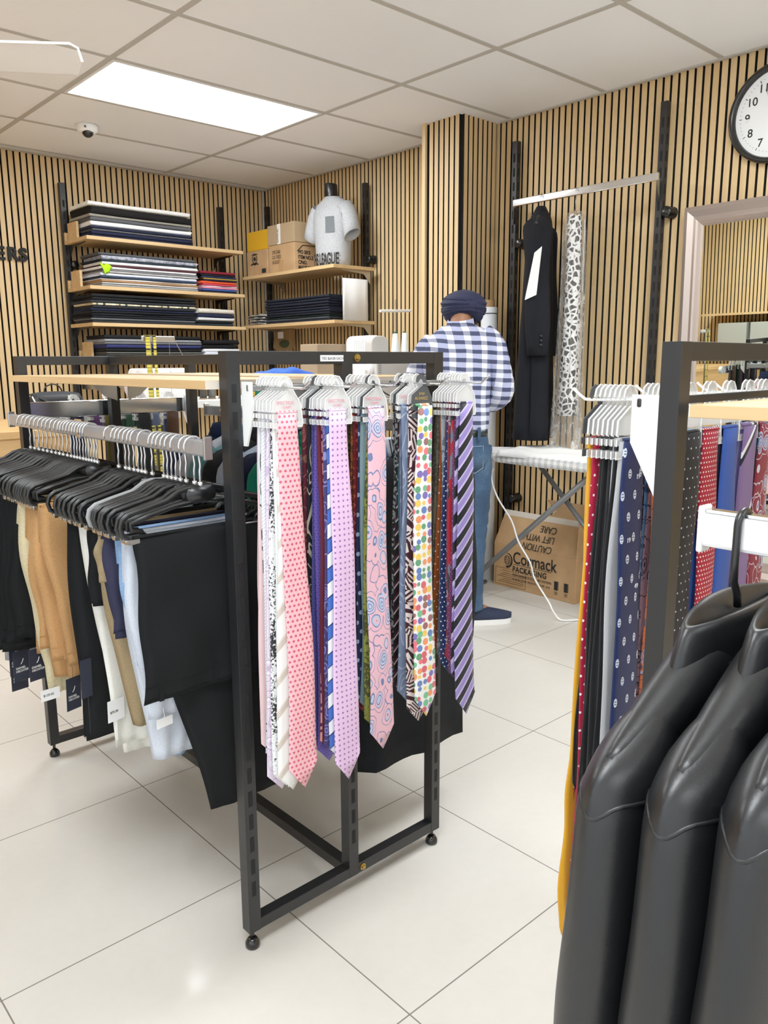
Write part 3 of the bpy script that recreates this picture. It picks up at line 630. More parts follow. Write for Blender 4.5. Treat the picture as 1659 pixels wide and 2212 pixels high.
# ------------------------------------------------------------------ free-standing racks
P_ = .030
def post(m, x, y, z0, z1, yface=-1, a=P_, slots=True):
    m.box(x, x+a, y, y+a, z0, z1, 0)
    z = z0+.09
    if slots:
        while z < z1-.06:
            for yy in ((y-.0006, y+.0004) if yface < 0 else (y+a-.0004, y+a+.0006),):
                m.box(x+a/2-.0055, x+a/2+.0055, yy[0], yy[1], z, z+.036, 1)
            z += .0545
def rack(lb, ox, oy, W, L, zt, label_text=None):
    t = thing('garment_rack', lb, 'rack', (ox, oy, 0), 0, None); zb = .045; c = W/2-P_/2
    for yy, fc in ((0, -1), (L-P_, 1)):
        for xx in (0, c, W-P_):
            m = MB(); post(m, xx, yy, zb, zt, fc); m.build('post', [black_paint, dark_hole], t, bevel=.0012)
        MB().box(P_, W-P_, yy+.0005, yy+P_-.0005, zt-.027, zt).build('top_bar', black_paint, t, bevel=.0012)
        MB().box(P_, W-P_, yy+.0005, yy+P_-.0005, zb, zb+.027).build('bottom_bar', black_paint, t, bevel=.0012)
        for xx in (0, W-P_):
            MB().lathe([(.005, .02), (.005, zb)], (xx+P_/2, yy+P_/2, 0), 10).lathe([(.013, 0), (.0165, .003), (.0165, .012), (.012, .02), (.008, .024)], (xx+P_/2, yy+P_/2, 0), 20).build('levelling_foot', black_gloss, t, True)
        for zz in (zb+.0135, zt-.0135):
            s = -1 if fc < 0 else 1; y0 = yy if s < 0 else yy+P_
            MB().lathe([(.0085, 0), (.0085, s*.0015)], (W/2+.028, y0, zz), 20, 0, 1).lathe([(.0055, s*.0015), (.0055, s*.006), (.004, s*.0065)], (W/2+.028, y0, zz), 6, 0, 1).build('bolt', brass, t)
    MB().box(c, c+P_, P_, L-P_, zt-.027, zt-.0005).build('ridge_bar', black_paint, t, bevel=.0012)
    MB().box(c, c+P_, P_, L-P_, zb, zb+.027).build('floor_bar', black_paint, t, bevel=.0012)
    if label_text:
        MB().box(W/2-.075, W/2-.012, -.0012, .0, zt-.021, zt-.008).build('price_label', paper, t)
        text('lettering', label_text, .0085, (W/2-.0725, -.0016, zt-.0175), (1, 0, 0), (0, 0, 1), plain('grey_print', '55555a', .8), t, .0002, sx=.93)
    return t
AX, AY, AW, AL, ZT = .826, 1.36, .61, 1.24, 1.325
rack('black slotted steel garment rack in the middle holding ties and trousers', AX, AY, AW, AL, ZT, 'TIES $64.00 EACH')
BXo, BYo = 1.052, -.66
rack('black slotted steel garment rack at the right edge behind the leather jackets', BXo, BYo, .92, 1.235, ZT+.003)
def rack_shelf(lb, x0, x1, y0, y1, z, long_edge):
    t = thing('rack_shelf', lb, 'shelf', ((x0+x1)/2, (y0+y1)/2, z), 0, 'oak shelves on the garment racks'); hx, hy = (x1-x0)/2, (y1-y0)/2
    MB().box(-hx, hx, -hy, hy, -.018, 0).build('board', shelf_wood_y, t, bevel=.001)
    MB().box(-hx+.001, hx-.001, -hy-.0015, -hy, -.0175, -.0005).box(-hx+.001, hx-.001, hy, hy+.0015, -.0175, -.0005).build('end_cap', pale_wood, t)
    for yy in (-hy+.03, hy-.05):
        s = 1 if long_edge < 0 else -1
        MB().prism([(s*hx, -.018), (s*hx-s*.10, -.018), (s*hx-s*.04, -.07), (s*hx, -.085)], (0, yy, 0), (1, 0, 0), (0, 0, 1), (0, .004, 0)).build('bracket', steel, t)
    return t
rack_shelf('oak shelf along the left side of the middle rack above the trousers', .80, 1.112, 1.40, 2.56, 1.268, -1)
rack_shelf('oak shelf along the far right side of the middle rack behind the ties', 1.15, 1.462, 1.40, 2.56, 1.268, 1)
rack_shelf('oak shelf of the right-hand rack above the leather jackets', 1.055, 1.33, -.60, .53, 1.242, -1)
def rail(lb, x, y0, y1, z, white=False):
    t = thing('hanging_rail', lb, 'clothes rail', (x, (y0+y1)/2, z)); hy = (y1-y0)/2
    MB().box(-.008, .008, -hy, hy, -.034, 0).build('bar', white_paint if white else rail_m, t, bevel=.004)
    for s in (-1, 1): MB().box(-.010, .010, s*hy-.003, s*hy+.003, -.04, .007).build('end_plate', white_paint if white else steel, t, bevel=.002)
    if not white: MB().box(-.011, .011, hy*.06, hy*.06+.02, -.038, .004).build('joint_sleeve', steel, t, bevel=.002)
    return t
rail('long chrome rail on the left of the middle rack carrying trouser hangers', .795, 1.392, 2.565, 1.152)
rail('long chrome rail on the far side of the middle rack carrying shirts', 1.467, 1.392, 2.565, 1.152)
def tie_rail(lb, x0, x1, y, z, hooks, d, L, s, bd=.022, bh=.115, barh=.007):
    """bar with hooks that stick out along s*Y"""
    t = thing('hook_rail', lb, 'display rail', ((x0+x1)/2, y, z)); hx = (x1-x0)/2; X0 = (x0+x1)/2
    MB().box(-hx, hx, -.004, .004, -barh, .007).build('bar', chrome if s < 0 or not d else black_paint, t, bevel=.003)
    for q in (-hx+.002, hx-.006): MB().prism([(s*bd, .012), (s*bd, -bh), (s*(bd-.012), -bh), (s*-.012, -.06), (s*-.012, .012)], (q, 0, 0), (0, -1, 0), (0, 0, 1), (.004, 0, 0)).build('bracket', white_paint, t)
    for hxx in hooks:
        m = MB(); q = hxx-X0; m.tube(smoothp([(q, s*.004, .004), (q, s*(L-.035), .001), (q, s*(L-.018), .004), (q, s*L, .017)], 4), .0024, 8); m.ell((q, s*L, .017), .003, .003, .003, 8, 6); m.build('hook', chrome if not d or s < 0 else white_paint, t, True)
    return t
HX = [.895, 1.010, 1.124, 1.265, 1.40]
TZ = 1.253
tie_rail('white hook rail across the front of the middle rack holding five rows of ties', .856, 1.425, 1.338, TZ, HX, 1, .155, -1)
HX2 = [1.107, 1.205, 1.30, 1.375, 1.45, 1.53, 1.60]
tie_rail('white hook rail on the far end of the right-hand rack', 1.084, 1.94, .625, 1.240, HX2, 1, .13, 1, .05, .15)
FHX = [.93, 1.05, 1.17, 1.29, 1.40]
tie_rail('chrome hook rail across the far end of the middle rack', .84, 1.42, 2.625, 1.175, FHX, 0, .14, 1, .03, .1, .045)
t = thing('face_out_rail', 'polished flat chrome rail with a rounded end behind the middle rack', 'display rail', (1.22, 2.78, 1.10)); MB().box(-.2, .2, -.004, .004, -.028, .028).build('bar', chrome, t, bevel=.002); MB().lathe([(.028, -.012), (.028, .012), (.02, .016)], (.2, 0, 0), 20, 0, 1).build('end_cap', white_paint, t)
MB().box(-.19, -.182, -.16, 0, -.02, .02).build('arm', chrome, t)
# counter on the left
t = thing('wooden_counter', 'plain oak counter at the left edge behind the middle rack', 'counter', (.2, 4.2, 0))
cw = wood('counter_oak', 'c89c62', 'dcb27a', 0)
MB().box(-1.2, 1.30, -.40, .5, .965, 1.0).build('counter_top', cw, t, bevel=.003); MB().box(-1.17, 1.26, -.385, .48, 0, .965).build('counter_body', cw, t)
bag_m = cloth('black_bag_cloth', '2b2d30', .06, 150, .7)
t = thing('backpack', 'black flap-top backpack standing on the oak counter', 'bag', (1.43, 3.93, 1.0))
m = MB(); m.grid(lambda u, v: Vector(((.125+.008*sin(v*PI)-.03*max(0, v-.75)*2)*(abs(cos(2*PI*u))**.5)*(1 if cos(2*PI*u) > 0 else -1), .07*(1-.25*v)*(abs(sin(2*PI*u))**.6)*(1 if sin(2*PI*u) > 0 else -1), .155*v)), 28, 8, 0, True)
m.add([m.v[i] for i in range(len(m.v)-28, len(m.v))], [tuple(range(28))]); m.build('body', plain('black_bag', '151618', .6), t, True)
m = MB(); m.grid(lambda u, v: Vector((-.118+.24*u-.03*v*(1-u)*-1, .035-.118*v+.012*sin(PI*v)-.006, .168-.012*abs(2*u-1)**3-.0*v-.095*max(0, v-.25)**1.1*(1.0 if u > .25 else .3+u*2.8))), 16, 12); m.build('flap', bag_m, t, True, solid=.004)
MB().tube(smoothp([(-.045, .02, .155), (-.038, .02, .19), (0, .02, .205), (.03, .02, .19), (.045, .02, .158)], 5), .0035, 7).build('handle', black_plastic, t, True)
# high work counter with sewing machines
WT = 1.105
t = thing('work_table', 'tall pale work table for sewing machines by the right wall', 'table', (2.96, 3.50, 0))
MB().box(-.68, .475, -.30, .40, WT-.03, WT).build('table_top', pale_wood, t, bevel=.002)
for sx in (-.64, .43):
    for sy in (-.26, .36): MB().box(sx-.022, sx+.022, sy-.022, sy+.022, 0, WT-.03).build('leg', black_paint, t)
MB().box(-.62, .41, .34, .358, .55, WT-.03).build('back_panel', pale_wood, t)
# overlock machine
mw = plain('machine_white', 'f0f0ef', .35); mg = plain('machine_grey', 'cfcbc4', .4)
t = thing('overlocker', 'white and grey overlock sewing machine on the tall work table', 'sewing machine', (3.085, 3.478, WT), math.radians(-100))
def rbox(m, w0, w1, d, z0, z1, r=.03, mi=0, y=0):
    def ring(x): return [(x, y+sx*(d-r)+r*cos(a), zc+r*sin(a)) for sx, zc, a0 in ((1, z1-r, 0), (-1, z1-r, PI/2), (-1, z0+r, PI), (1, z0+r, 1.5*PI)) for a in [a0+i*PI/8 for i in range(5)]]
    A, B = ring(w0), ring(w1); n = len(A); m.add(A+B, [(i, (i+1) % n, n+(i+1) % n, n+i) for i in range(n)]+[tuple(range(n))[::-1], tuple(range(n, 2*n))], mi)
m = MB(); rbox(m, -.20, .08, .115, .0, .22, .02, 0, .015); m.build('base', mw, t, bevel=.004)
m = MB(); rbox(m, .082, .20, .115, .0, .23, .03, 0, .015); m.build('end_housing', mg, t, bevel=.006)
m = MB(); rbox(m, -.13, .085, .06, .215, .345, .04, 0, -.045); m.build('head', mw, t, bevel=.006)
m = MB(); rbox(m, .087, .15, .057, .215, .34, .04, 0, -.045); m.build('head_side', mg, t, bevel=.006)
m = MB()
for i in range(5): m.box(-.03+.024*i, -.026+.024*i, -.107, -.104, .25, .32)
m.box(-.1, .08, -.1065, -.104, .225, .228); m.build('panel_seams', plain('light_seam', 'd5d5d3', .5), t)
MB().lathe([(.032, -.1), (.032, -.125), (.026, -.13), (.006, -.13), (.006, -.134)], (.14, 0, .155), 24, 0, 1).build('hand_wheel', mw, t, True)
m = MB()
for zz in [.09+.012*i for i in range(9)]: m.box(.1995, .203, -.09, -.07, zz, zz+.005)
m.build('vents', plain('vent_grey', '8c8a86', .6), t)
MB().box(.15, .165, -.103, -.1, .075, .09).build('switch', black_gloss, t)
m = MB(); m.box(.178, .205, -.12, -.1, .082, .1); m.tube(smoothp([(.2, -.11, .09), (.23, -.11, .085), (.26, -.1, .04), (.28, -.05, .008)], 4), .004, 6); m.build('plug', black_plastic, t)
MB().cyl((-.08, -.1, .02), (-.08, -.106, .02), .004).box(-.055, -.05, -.103, -.1, .10, .16).build('screw', mg, t)
t = thing('thread_stand', 'thin metal thread stand with a white cross bar behind the overlocker', 'thread stand', (3.315, 3.533, WT))
MB().cyl((0, 0, 0), (0, 0, .56), .004, n=10).build('pole', steel, t); MB().tube([(-.125, 0, .49), (.125, 0, .5)], .008, 8).build('cross_bar', white_plastic, t)
MB().box(-.04, .15, -.03, .04, 0, .012).build('base', white_plastic, t)
def cone(lb, x, y, z, c, tip, h=.12, r=.026):
    t = thing('thread_cone', lb, 'thread', (x, y, z), 0, 'thread cones on the work table'); MB().lathe([(r, .008), (r, .012), (r*.55, h), (r*.4, h+.002)], n=20).build('thread', cloth('thread_'+c, c, .05), t, True)
    MB().lathe([(r+.002, 0), (r+.002, .008), (r*.4, .008), (r*.35, h+.006), (r*.42, h+.008), (r*.3, h+.012)], n=16).build('spool', tip, t, True)
green_p = plain('green_spool', '2f6b52', .5)
cone('white thread cone just right of the thread stand pole', 3.27, 3.487, WT+.235, 'eff3f3', green_p, .125); cone('white thread cone furthest right beside the man', 3.318, 3.458, WT+.235, 'eef1f0', green_p, .128)
cone('short white thread cone peeking over the overlocker head', 3.20, 3.62, WT+.22, 'f2f0ee', white_plastic, .1, .022)
t = thing('spool_block', 'white spool holder block carrying the white thread cones', 'spool holder', (3.315, 3.487, WT+.012)); MB().box(-.085, .05, -.07, .06, 0, .222).build('block', mw, t, bevel=.006)
carton('cardboard_box', 'grey-brown cardboard box left of the overlocker on the work table', 2.93, 3.74, WT, .22, .16, .30, plain('grey_card_two', '9f8a6f', .85), 0, None)
bx2 = bpy.data.objects[-1] if False else None
# folded garments on the work table
def pile(lb, x, y, z, w, d, h, c, seed, rz=0):
    r = random.Random(seed); p = [r.uniform(0, 6) for _ in range(4)]; m = MB()
    m.grid(lambda u, v: Vector(((w/2)*(2*u-1)*(1-.08*v*0), (d/2)*(2*v-1)+.012*sin(u*6+p[0]), h*(max(0, (1-abs(2*u-1)**5))**.5)*(max(0, (1-abs(2*v-1)**5))**.5)*(.8+.2*sin(u*5+p[1]))+.008*sin(u*15+p[2])*sin(v*9+p[3]))), 24, 14)
    o = m.build('folded_garment', cloth('garment_'+c, c, .12), smooth=True, loc=(x, y, z)); o.rotation_euler.z = rz
    return tag(o, lb, 'garment', 'folded garments piled on the work table')
pile('dark slate folded garment at the bottom of the work table pile', 2.50, 3.45, WT+.002, .42, .3, .07, '2a3440', 1)
pile('pale lilac grey folded garment at the left of the pile', 2.36, 3.40, WT+.067, .3, .26, .04, 'b7b6bd', 2)
pile('navy folded garment at the right of the pile', 2.60, 3.42, WT+.067, .3, .25, .042, '1f2a44', 3)
pile('dark grey folded garment between the lilac and navy ones', 2.47, 3.38, WT+.105, .24, .2, .02, '3b3c40', 4)
pile('bright blue folded garment on top of the pile', 2.42, 3.45, WT+.118, .34, .2, .05, '3a62c4', 5)
pile('small beige cloth beside the navy garment', 2.70, 3.36, WT+.065, .1, .12, .05, 'c2ab92', 6)
# white bench with fabric under the tape measure
WB = 1.14
t = thing('pressing_bench', 'white bench with spools and a white machine behind the middle rack', 'table', (1.95, 3.3, 0))
MB().box(-.42, .3, -.2, .2, WB-.03, WB).build('bench_top', white_paint, t, bevel=.002)
for sx in (-.39, .27): MB().box(sx-.02, sx+.02, -.18, -.14, 0, WB-.03).box(sx-.02, sx+.02, .14, .18, 0, WB-.03).build('leg', black_paint, t)
t = thing('sewing_machine', 'white covered sewing machine on the bench behind the tape measure', 'sewing machine', (1.68, 3.3, WB)); m = MB(); rbox(m, -.13, .12, .08, 0, .14, .03); m.build('body', mw, t, bevel=.006); m = MB(); m.ell((-.11, .0, .06), .07, .07, .075); m.build('cover', cloth('pinkish_cover', 'c9c0be', .06), t, True)
for i, (px, c, h_, nm) in enumerate(((1.84, '4a4844', .07, 'brown'), (1.885, '6b6a66', .072, 'grey'), (1.955, 'c79a48', .085, 'golden'), (2.0, '8a6b48', .07, 'tan'), (2.10, 'd8b640', .09, 'yellow'), (2.14, '2f8a74', .1, 'teal green'), (2.18, 'b98a62', .06, 'light brown'))):
    t = thing('thread_spool', nm+' thread spool standing on the white bench', 'thread', (px, 3.24, WB), 0, 'thread spools on the white bench'); r = .03 if i == 2 else .016
    MB().lathe([(r, .006), (r, h_-.01)], n=16).build('thread', cloth('spool_'+c, c, .06), t, True); MB().lathe([(r*1.15, 0), (r*1.15, .006), (r*.4, .006), (r*.4, h_-.006), (r*.9, h_-.006), (r*.9, h_)], n=16).build('core', plain('spool_core_'+c, '8d7a5c', .6), t)
# hem marker stand with hanging tape measure
yel = NT('tape_measure_yellow'); z_ = yel.xyz(yel.co())[2]; f = yel.m('FRACT', yel.m('DIVIDE', z_, .012)); f2 = yel.m('FRACT', yel.m('DIVIDE', z_, .05))
yel_m = yel.fin(yel.mix(yel.m('MAXIMUM', yel.m('LESS_THAN', f, .16), yel.m('LESS_THAN', f2, .14)), 'e8d64a', '39351c'), .5)
tp = at(318, 728, 1, 2.9); tx = tp.x
t = thing('hook_stand', 'metal stand with a short flat steel arm behind the middle rack', 'stand', (tx+.06, 2.9, 0))
MB().box(-.085, .055, -.004, .004, tp.z-.018, tp.z+.004).build('arm', steel, t, bevel=.003)
MB().box(-.058, -.044, .004, .012, .012, tp.z-.004).build('pole', steel, t); MB().tube([(.05, 0, tp.z-.004), (.16, 0, tp.z-.2)], .0012, 5).tube([(.03, 0, tp.z-.01), (.03, 0, tp.z-.3)], .0008, 5).build('wire', steel, t)
MB().box(-.2, .12, -.12, .14, 0, .012).build('base', black_paint, t)
m = MB(); zt_ = tp.z+.006
m.grid(lambda u, v: Vector((-.009+.018*u-.004, -.006+(-.004 if v < .5 else .0), zt_-.5*v)), 2, 20); m.grid(lambda u, v: Vector((.020+.012*u, -.006, zt_-.55*v)), 2, 20); m.box(-.013, .03, -.006, .012, zt_, zt_+.001)
tag(m.build('tape_measure', yel_m, solid=.0008, loc=(tx, 2.9-.001, 0)), 'yellow tape measure draped over the steel arm behind the middle rack', 'tape measure')
# wall rail with spare hangers low on the back wall
t = thing('garment_rail', 'low chrome garment rail under the back wall shelves', 'clothes rail', (2.75, 5.22, 1.16)); MB().box(-.6, .6, -.008, .008, -.018, .018).build('bar', chrome, t, bevel=.003)
for s in (-.58, .56): MB().box(s-.003, s+.003, 0, .23, -.03, .018).build('bracket', steel, t)
# reflected wall shelf on the left wall
t = thing('wall_shelf', 'oak shelf of shirt boxes on the far left wall, seen only in the mirror', 'shelf', (XL+.2, 3.35, 1.50)); MB().box(-.18, .15, -.8, .8, 0, .022).build('board', shelf_wood_y, t)
for i in range(4):
    q = carton('shirt_box', ['first', 'second', 'third', 'fourth'][i]+' grey shirt box from the left on the far left wall shelf', XL+.22, 2.8+.34*i, 1.20, .24, .3, .22, plain('shirt_box_grey', 'a9aaa4', .7)); q['group'] = 'grey shirt boxes seen in the mirror'
t = thing('wall_shelf', 'lower oak shelf under the grey shirt boxes on the far left wall', 'shelf', (XL+.2, 3.35, 1.178)); MB().box(-.18, .15, -.8, .8, 0, .022).build('board', shelf_wood_y, t)
# ------------------------------------------------------------------ ties
def tie_mat(spec):
    kd = spec[0]; k = NT('tie_'+kd); v = k.co(); x = k.xyz(v); X, Z = x[0], x[2]; col = None; rough = .45
    def shape(sp, r, stag, sq, asp=1):
        row = k.m('FLOOR', k.m('DIVIDE', Z, sp*asp)); xx = k.m('DIVIDE', X, sp)
        if stag: xx = k.m('ADD', xx, k.m('MULTIPLY', k.m('FRACT', k.m('MULTIPLY', row, .5)), 1.0))
        fx = k.m('ABSOLUTE', k.m('SUBTRACT', k.m('FRACT', xx), .5)); fz = k.m('ABSOLUTE', k.m('SUBTRACT', k.m('FRACT', k.m('DIVIDE', Z, sp*asp)), .5))
        if sq == 1: d = k.m('MAXIMUM', fx, fz)
        elif sq == 2: d = k.m('ADD', fx, fz)
        else: d = k.m('SQRT', k.m('ADD', k.m('MULTIPLY', fx, fx), k.m('MULTIPLY', fz, fz)))
        return k.m('LESS_THAN', d, r), d
    if kd == 'plain': col = k.mix(k.noise(v, 300, 1).outputs[0], spec[1], spec[1])
    elif kd in ('dots', 'sq', 'dia'):
        f, d = shape(spec[3], spec[4], spec[5], {'dots': 0, 'sq': 1, 'dia': 2}[kd]); col = k.mix(f, spec[1], spec[2])
        if kd == 'dia': col = k.mix(k.m('LESS_THAN', d, spec[4]*.5), col, spec[1])
        if kd == 'sq' and len(spec) > 6: col = k.mix(k.m('LESS_THAN', d, spec[4]*.4), col, spec[1])
    elif kd == 'stripe':
        a = spec[1]; p = spec[2]; t = k.m('FRACT', k.m('DIVIDE', k.m('ADD', k.m('MULTIPLY', X, -sin(a)), k.m('MULTIPLY', Z, cos(a))), p)); col = k.ramp(t, spec[3], True)
    elif kd == 'paisley':
        nz = k.noise(v, 22, 2); mv = k.n('ShaderNodeVectorMath', operation='MULTIPLY_ADD'); k.l(nz.outputs['Color'], mv.inputs[0]); mv.inputs[1].default_value = (.022, .022, .022); k.l(v, mv.inputs[2])
        fl = k.xyz(mv.outputs[0]); vv = k.comb(fl[0], 0, k.m('MULTIPLY', fl[2], .62)); d = k.vor(vv, spec[4], .75).outputs['Distance']
        bg, c1, c2 = spec[1:4]; col = k.ramp(d, [(0, c1), (.10, c2), (.15, c1), (.25, c2), (.30, bg), (.34, c1), (.40, c2), (.44, bg), (.60, c2), (.63, bg)], True)
    elif kd == 'swirl':
        n = k.noise(k.comb(X, 0, k.m('MULTIPLY', Z, .6)), spec[3], 1, .5, .8).outputs[0]; f = k.m('GREATER_THAN', k.m('SINE', k.m('MULTIPLY', n, 60)), .8); col = k.mix(f, spec[1], spec[2])
    elif kd == 'speck':
        n = k.noise(v, spec[3], 3, .7).outputs[0]; n2 = k.noise(v, 9, 1).outputs[0]; col = k.mix(k.m('GREATER_THAN', k.m('ADD', n, k.m('MULTIPLY', n2, .5)), .78), spec[1], spec[2])
    elif kd == 'blobs':
        vo = k.vor(k.comb(X, 0, Z), 58, .42); f = k.m('LESS_THAN', vo.outputs['Distance'], .50); w = k.xyz(vo.outputs['Color'])[0]
        st = k.n('ShaderNodeTexWave'); k.l(v, st.inputs['Vector']); st.inputs['Scale'].default_value = 120; st.inputs['Distortion'].default_value = 2
        pal = k.ramp(w, [(0, 'd8213f'), (.14, '1f8a4a'), (.3, 'f2c51c'), (.43, '2563b0'), (.56, 'ee7f1d'), (.68, '7c2a1c'), (.76, '46b273'), (.86, '5b3aa8'), (.92, 'e8475a')], True)
        pal = k.mix(k.m('MULTIPLY', st.outputs['Fac'], .22), pal, 'ffffff'); col = k.mix(f, 'f2f1ee', pal)
    elif kd == 'bars':
        f = k.m('FRACT', k.m('DIVIDE', Z, .045)); g = k.m('LESS_THAN', k.m('ABSOLUTE', k.m('SUBTRACT', k.m('FRACT', k.m('DIVIDE', X, .022)), .5)), .16)
        h = k.m('ADD', k.m('MULTIPLY', k.m('GREATER_THAN', f, .1), k.m('LESS_THAN', f, .62)), k.m('MULTIPLY', k.m('GREATER_THAN', f, .76), k.m('LESS_THAN', f, .92))); col = k.mix(k.m('MULTIPLY', g, h), spec[1], spec[2])
    elif kd == 'weave':
        f = k.m('GREATER_THAN', k.m('SINE', k.m('ADD', k.m('MULTIPLY', X, 2*PI/spec[3]), k.m('MULTIPLY', Z, 2*PI/spec[3]))), .2); col = k.mix(f, spec[1], spec[2])
    elif kd == 'geo':
        vo = k.vor(k.comb(X, 0, Z), spec[4], 1); w = k.xyz(vo.outputs['Color']); dx = k.m('ADD', k.m('MULTIPLY', X, k.m('SUBTRACT', w[0], .5)), k.m('MULTIPLY', Z, k.m('SUBTRACT', w[1], .5)))
        col = k.mix(k.m('GREATER_THAN', k.m('SINE', k.m('MULTIPLY', dx, spec[3])), 0), spec[1], spec[2])
    elif kd == 'patch':
        n = k.vor(k.comb(X, 0, k.m('MULTIPLY', Z, .5)), 45, .8); w = k.xyz(n.outputs['Color'])[0]; col = k.ramp(w, spec[1], True)
    wv = k.m('SINE', k.m('MULTIPLY', k.m('ADD', X, Z), 2200)); k.bump(wv, .03, .0005)
    k.b.inputs['Sheen Weight'].default_value = .08
    return k.fin(col, .55, 0, .22)
def tie_mesh(L, wt, wb, seed, tip=.045, mat=None, lean=0, back=.12, name='necktie'):
    r = random.Random(seed); ph = [r.uniform(0, 6) for _ in range(4)]; m = MB(); NZ, NX = 22, 7
    def w(v): return (wt+(wb-wt)*v**.8)/2
    def mid(v, a): return lean*v*L+.003*sin(v*5+ph[0]), -.0035-.004*v*sin(v*4+ph[1])-.002*sin(v*9+ph[2])
    def sheet(Ls, W, yo, tp, s):
        def fn(u, v):
            z = -Ls*v; c, y = mid(v*Ls/L, 0); hw = W(v); q = 2*u-1
            if v > 1-1e-6: z = -Ls+tp*abs(q)
            elif v > .93: z = -Ls*v if abs(q) < .2 else max(-Ls*v, -Ls+tp*abs(q))
            return Vector((c+hw*q, s*y+yo+.0022*s*(-(1-q*q))*1.3+.0012*sin(v*14+ph[3]+q), z))
        m.grid(fn, NX, NZ)
    sheet(L, w, -.0015, tip, 1); sheet(L-back, lambda v: w(v)*.62, .004, tip*.7, -1)
    m.grid(lambda u, v: Vector((wt/2*(2*u-1), -.004*cos(PI*v)+.001, .004*sin(PI*v))), NX, 6)
    return m.build(name, mat, smooth=True, solid=.0022)
# hangers of clear plastic
def hanger_poly():
    return [(-.006, 0), (-.006, -.012), (-.032, -.022), (-.034, -.036), (-.022, -.04), (-.022, -.045), (-.034, -.047), (-.034, -.056), (-.022, -.058), (-.022, -.062), (-.034, -.064), (-.033, -.073), (.033, -.073), (.036, -.066), (.031, -.03), (.015, 0), (.010, .018), (.002, .026), (-.008, .026), (-.017, .019), (-.021, .008), (-.016, .002), (-.012, .010), (-.006, .014), (.001, .010), (.002, .003)]
def hanger_mb(m, mi=0):
    P = hanger_poly()[:-1]+[(.0, .004)]
    m.prism([(-.003, -.004), (-.032, -.022), (-.034, -.042), (.033, -.042), (.030, -.028), (.014, -.002)], (0, 0, 0), (1, 0, 0), (0, 0, 1), (0, .0012, 0), mi)
    m.prism([(.026, -.042), (.033, -.042), (.036, -.072), (.026, -.072)], (0, 0, 0), (1, 0, 0), (0, 0, 1), (0, .0012, 0), mi)
    m.prism([(-.034, -.047), (.027, -.047), (.027, -.056), (-.034, -.056)], (0, .0014, 0), (1, 0, 0), (0, 0, 1), (0, .0012, 0), mi)
    m.prism([(-.034, -.063), (.034, -.063), (.034, -.073), (-.034, -.073)], (0, -.0016, 0), (1, 0, 0), (0, 0, 1), (0, .0012, 0), mi)
    hk = [(.014, -.003), (.012, .012), (.004, .022), (-.008, .024), (-.017, .018), (-.02, .008), (-.014, .004)]
    inn = [(-.010, .009), (-.005, .013), (.000, .011), (.003, .004), (.001, -.004)]
    m.prism(hk+inn, (0, 0, 0), (1, 0, 0), (0, 0, 1), (0, .0012, 0), mi)
    return m
dark_card = plain('charcoal_card', '43464a', .5); red_print = plain('pink_print', 'e59aa6', .7); gold_print = plain('gold_print', 'c2a55a', .5, .3)
hang_clear = None; hang_dark = None
def tie_hanger(lb, loc, kind, printed, grp, rz=0):
    t = thing('tie_hanger', lb, 'hanger', loc, rz, grp)
    key = 'clear' if kind == 0 else 'dark'
    if key not in HM: HM[key] = hanger_mb(MB()).build('card', clear_card if kind == 0 else dark_card, t).data
    else:
        o = bpy.data.objects.new('card', HM[key]); C.objects.link(o); o.parent = t
    if kind == 0:
        if 'rim' not in HM: HM['rim'] = MB().tube([(-.003, -.001, -.004), (-.032, -.001, -.022), (-.034, -.001, -.042), (-.03, -.001, -.043)], .0011, 5).tube([(-.034, -.001, -.047), (-.034, -.001, -.056)], .0011, 5).tube([(-.034, -.001, -.063), (-.034, -.001, -.073), (.034, -.001, -.073), (.036, -.001, -.066), (.031, -.001, -.028), (.014, -.001, -.002), (.012, -.001, .012), (.004, -.001, .022), (-.008, -.001, .024), (-.017, -.001, .018), (-.02, -.001, .008)], .0011, 5).build('rim', clear_edge, t).data
        else:
            o = bpy.data.objects.new('rim', HM['rim']); C.objects.link(o); o.parent = t
    if printed == 1:
        text('lettering', 'SPECTRAL', .0095, (-.025, -.0006, -.029), (1, 0, 0), (0, 0, 1), red_print, t, .0002); text('lettering', 'UOMO', .007, (-.012, -.0006, -.037), (1, 0, 0), (0, 0, 1), red_print, t, .0002)
    if printed == 2:
        text('lettering', 'Jorge', .008, (-.010, -.0006, -.021), (1, 0, 0), (0, 0, 1), gold_print, t, .0002); text('lettering', 'ALVAREZ', .0098, (-.024, -.0006, -.033), (1, 0, 0), (0, 0, 1), gold_print, t, .0002)
    return t
HM = {}
S = lambda a, p, *st: ('stripe', a, p, list(st))
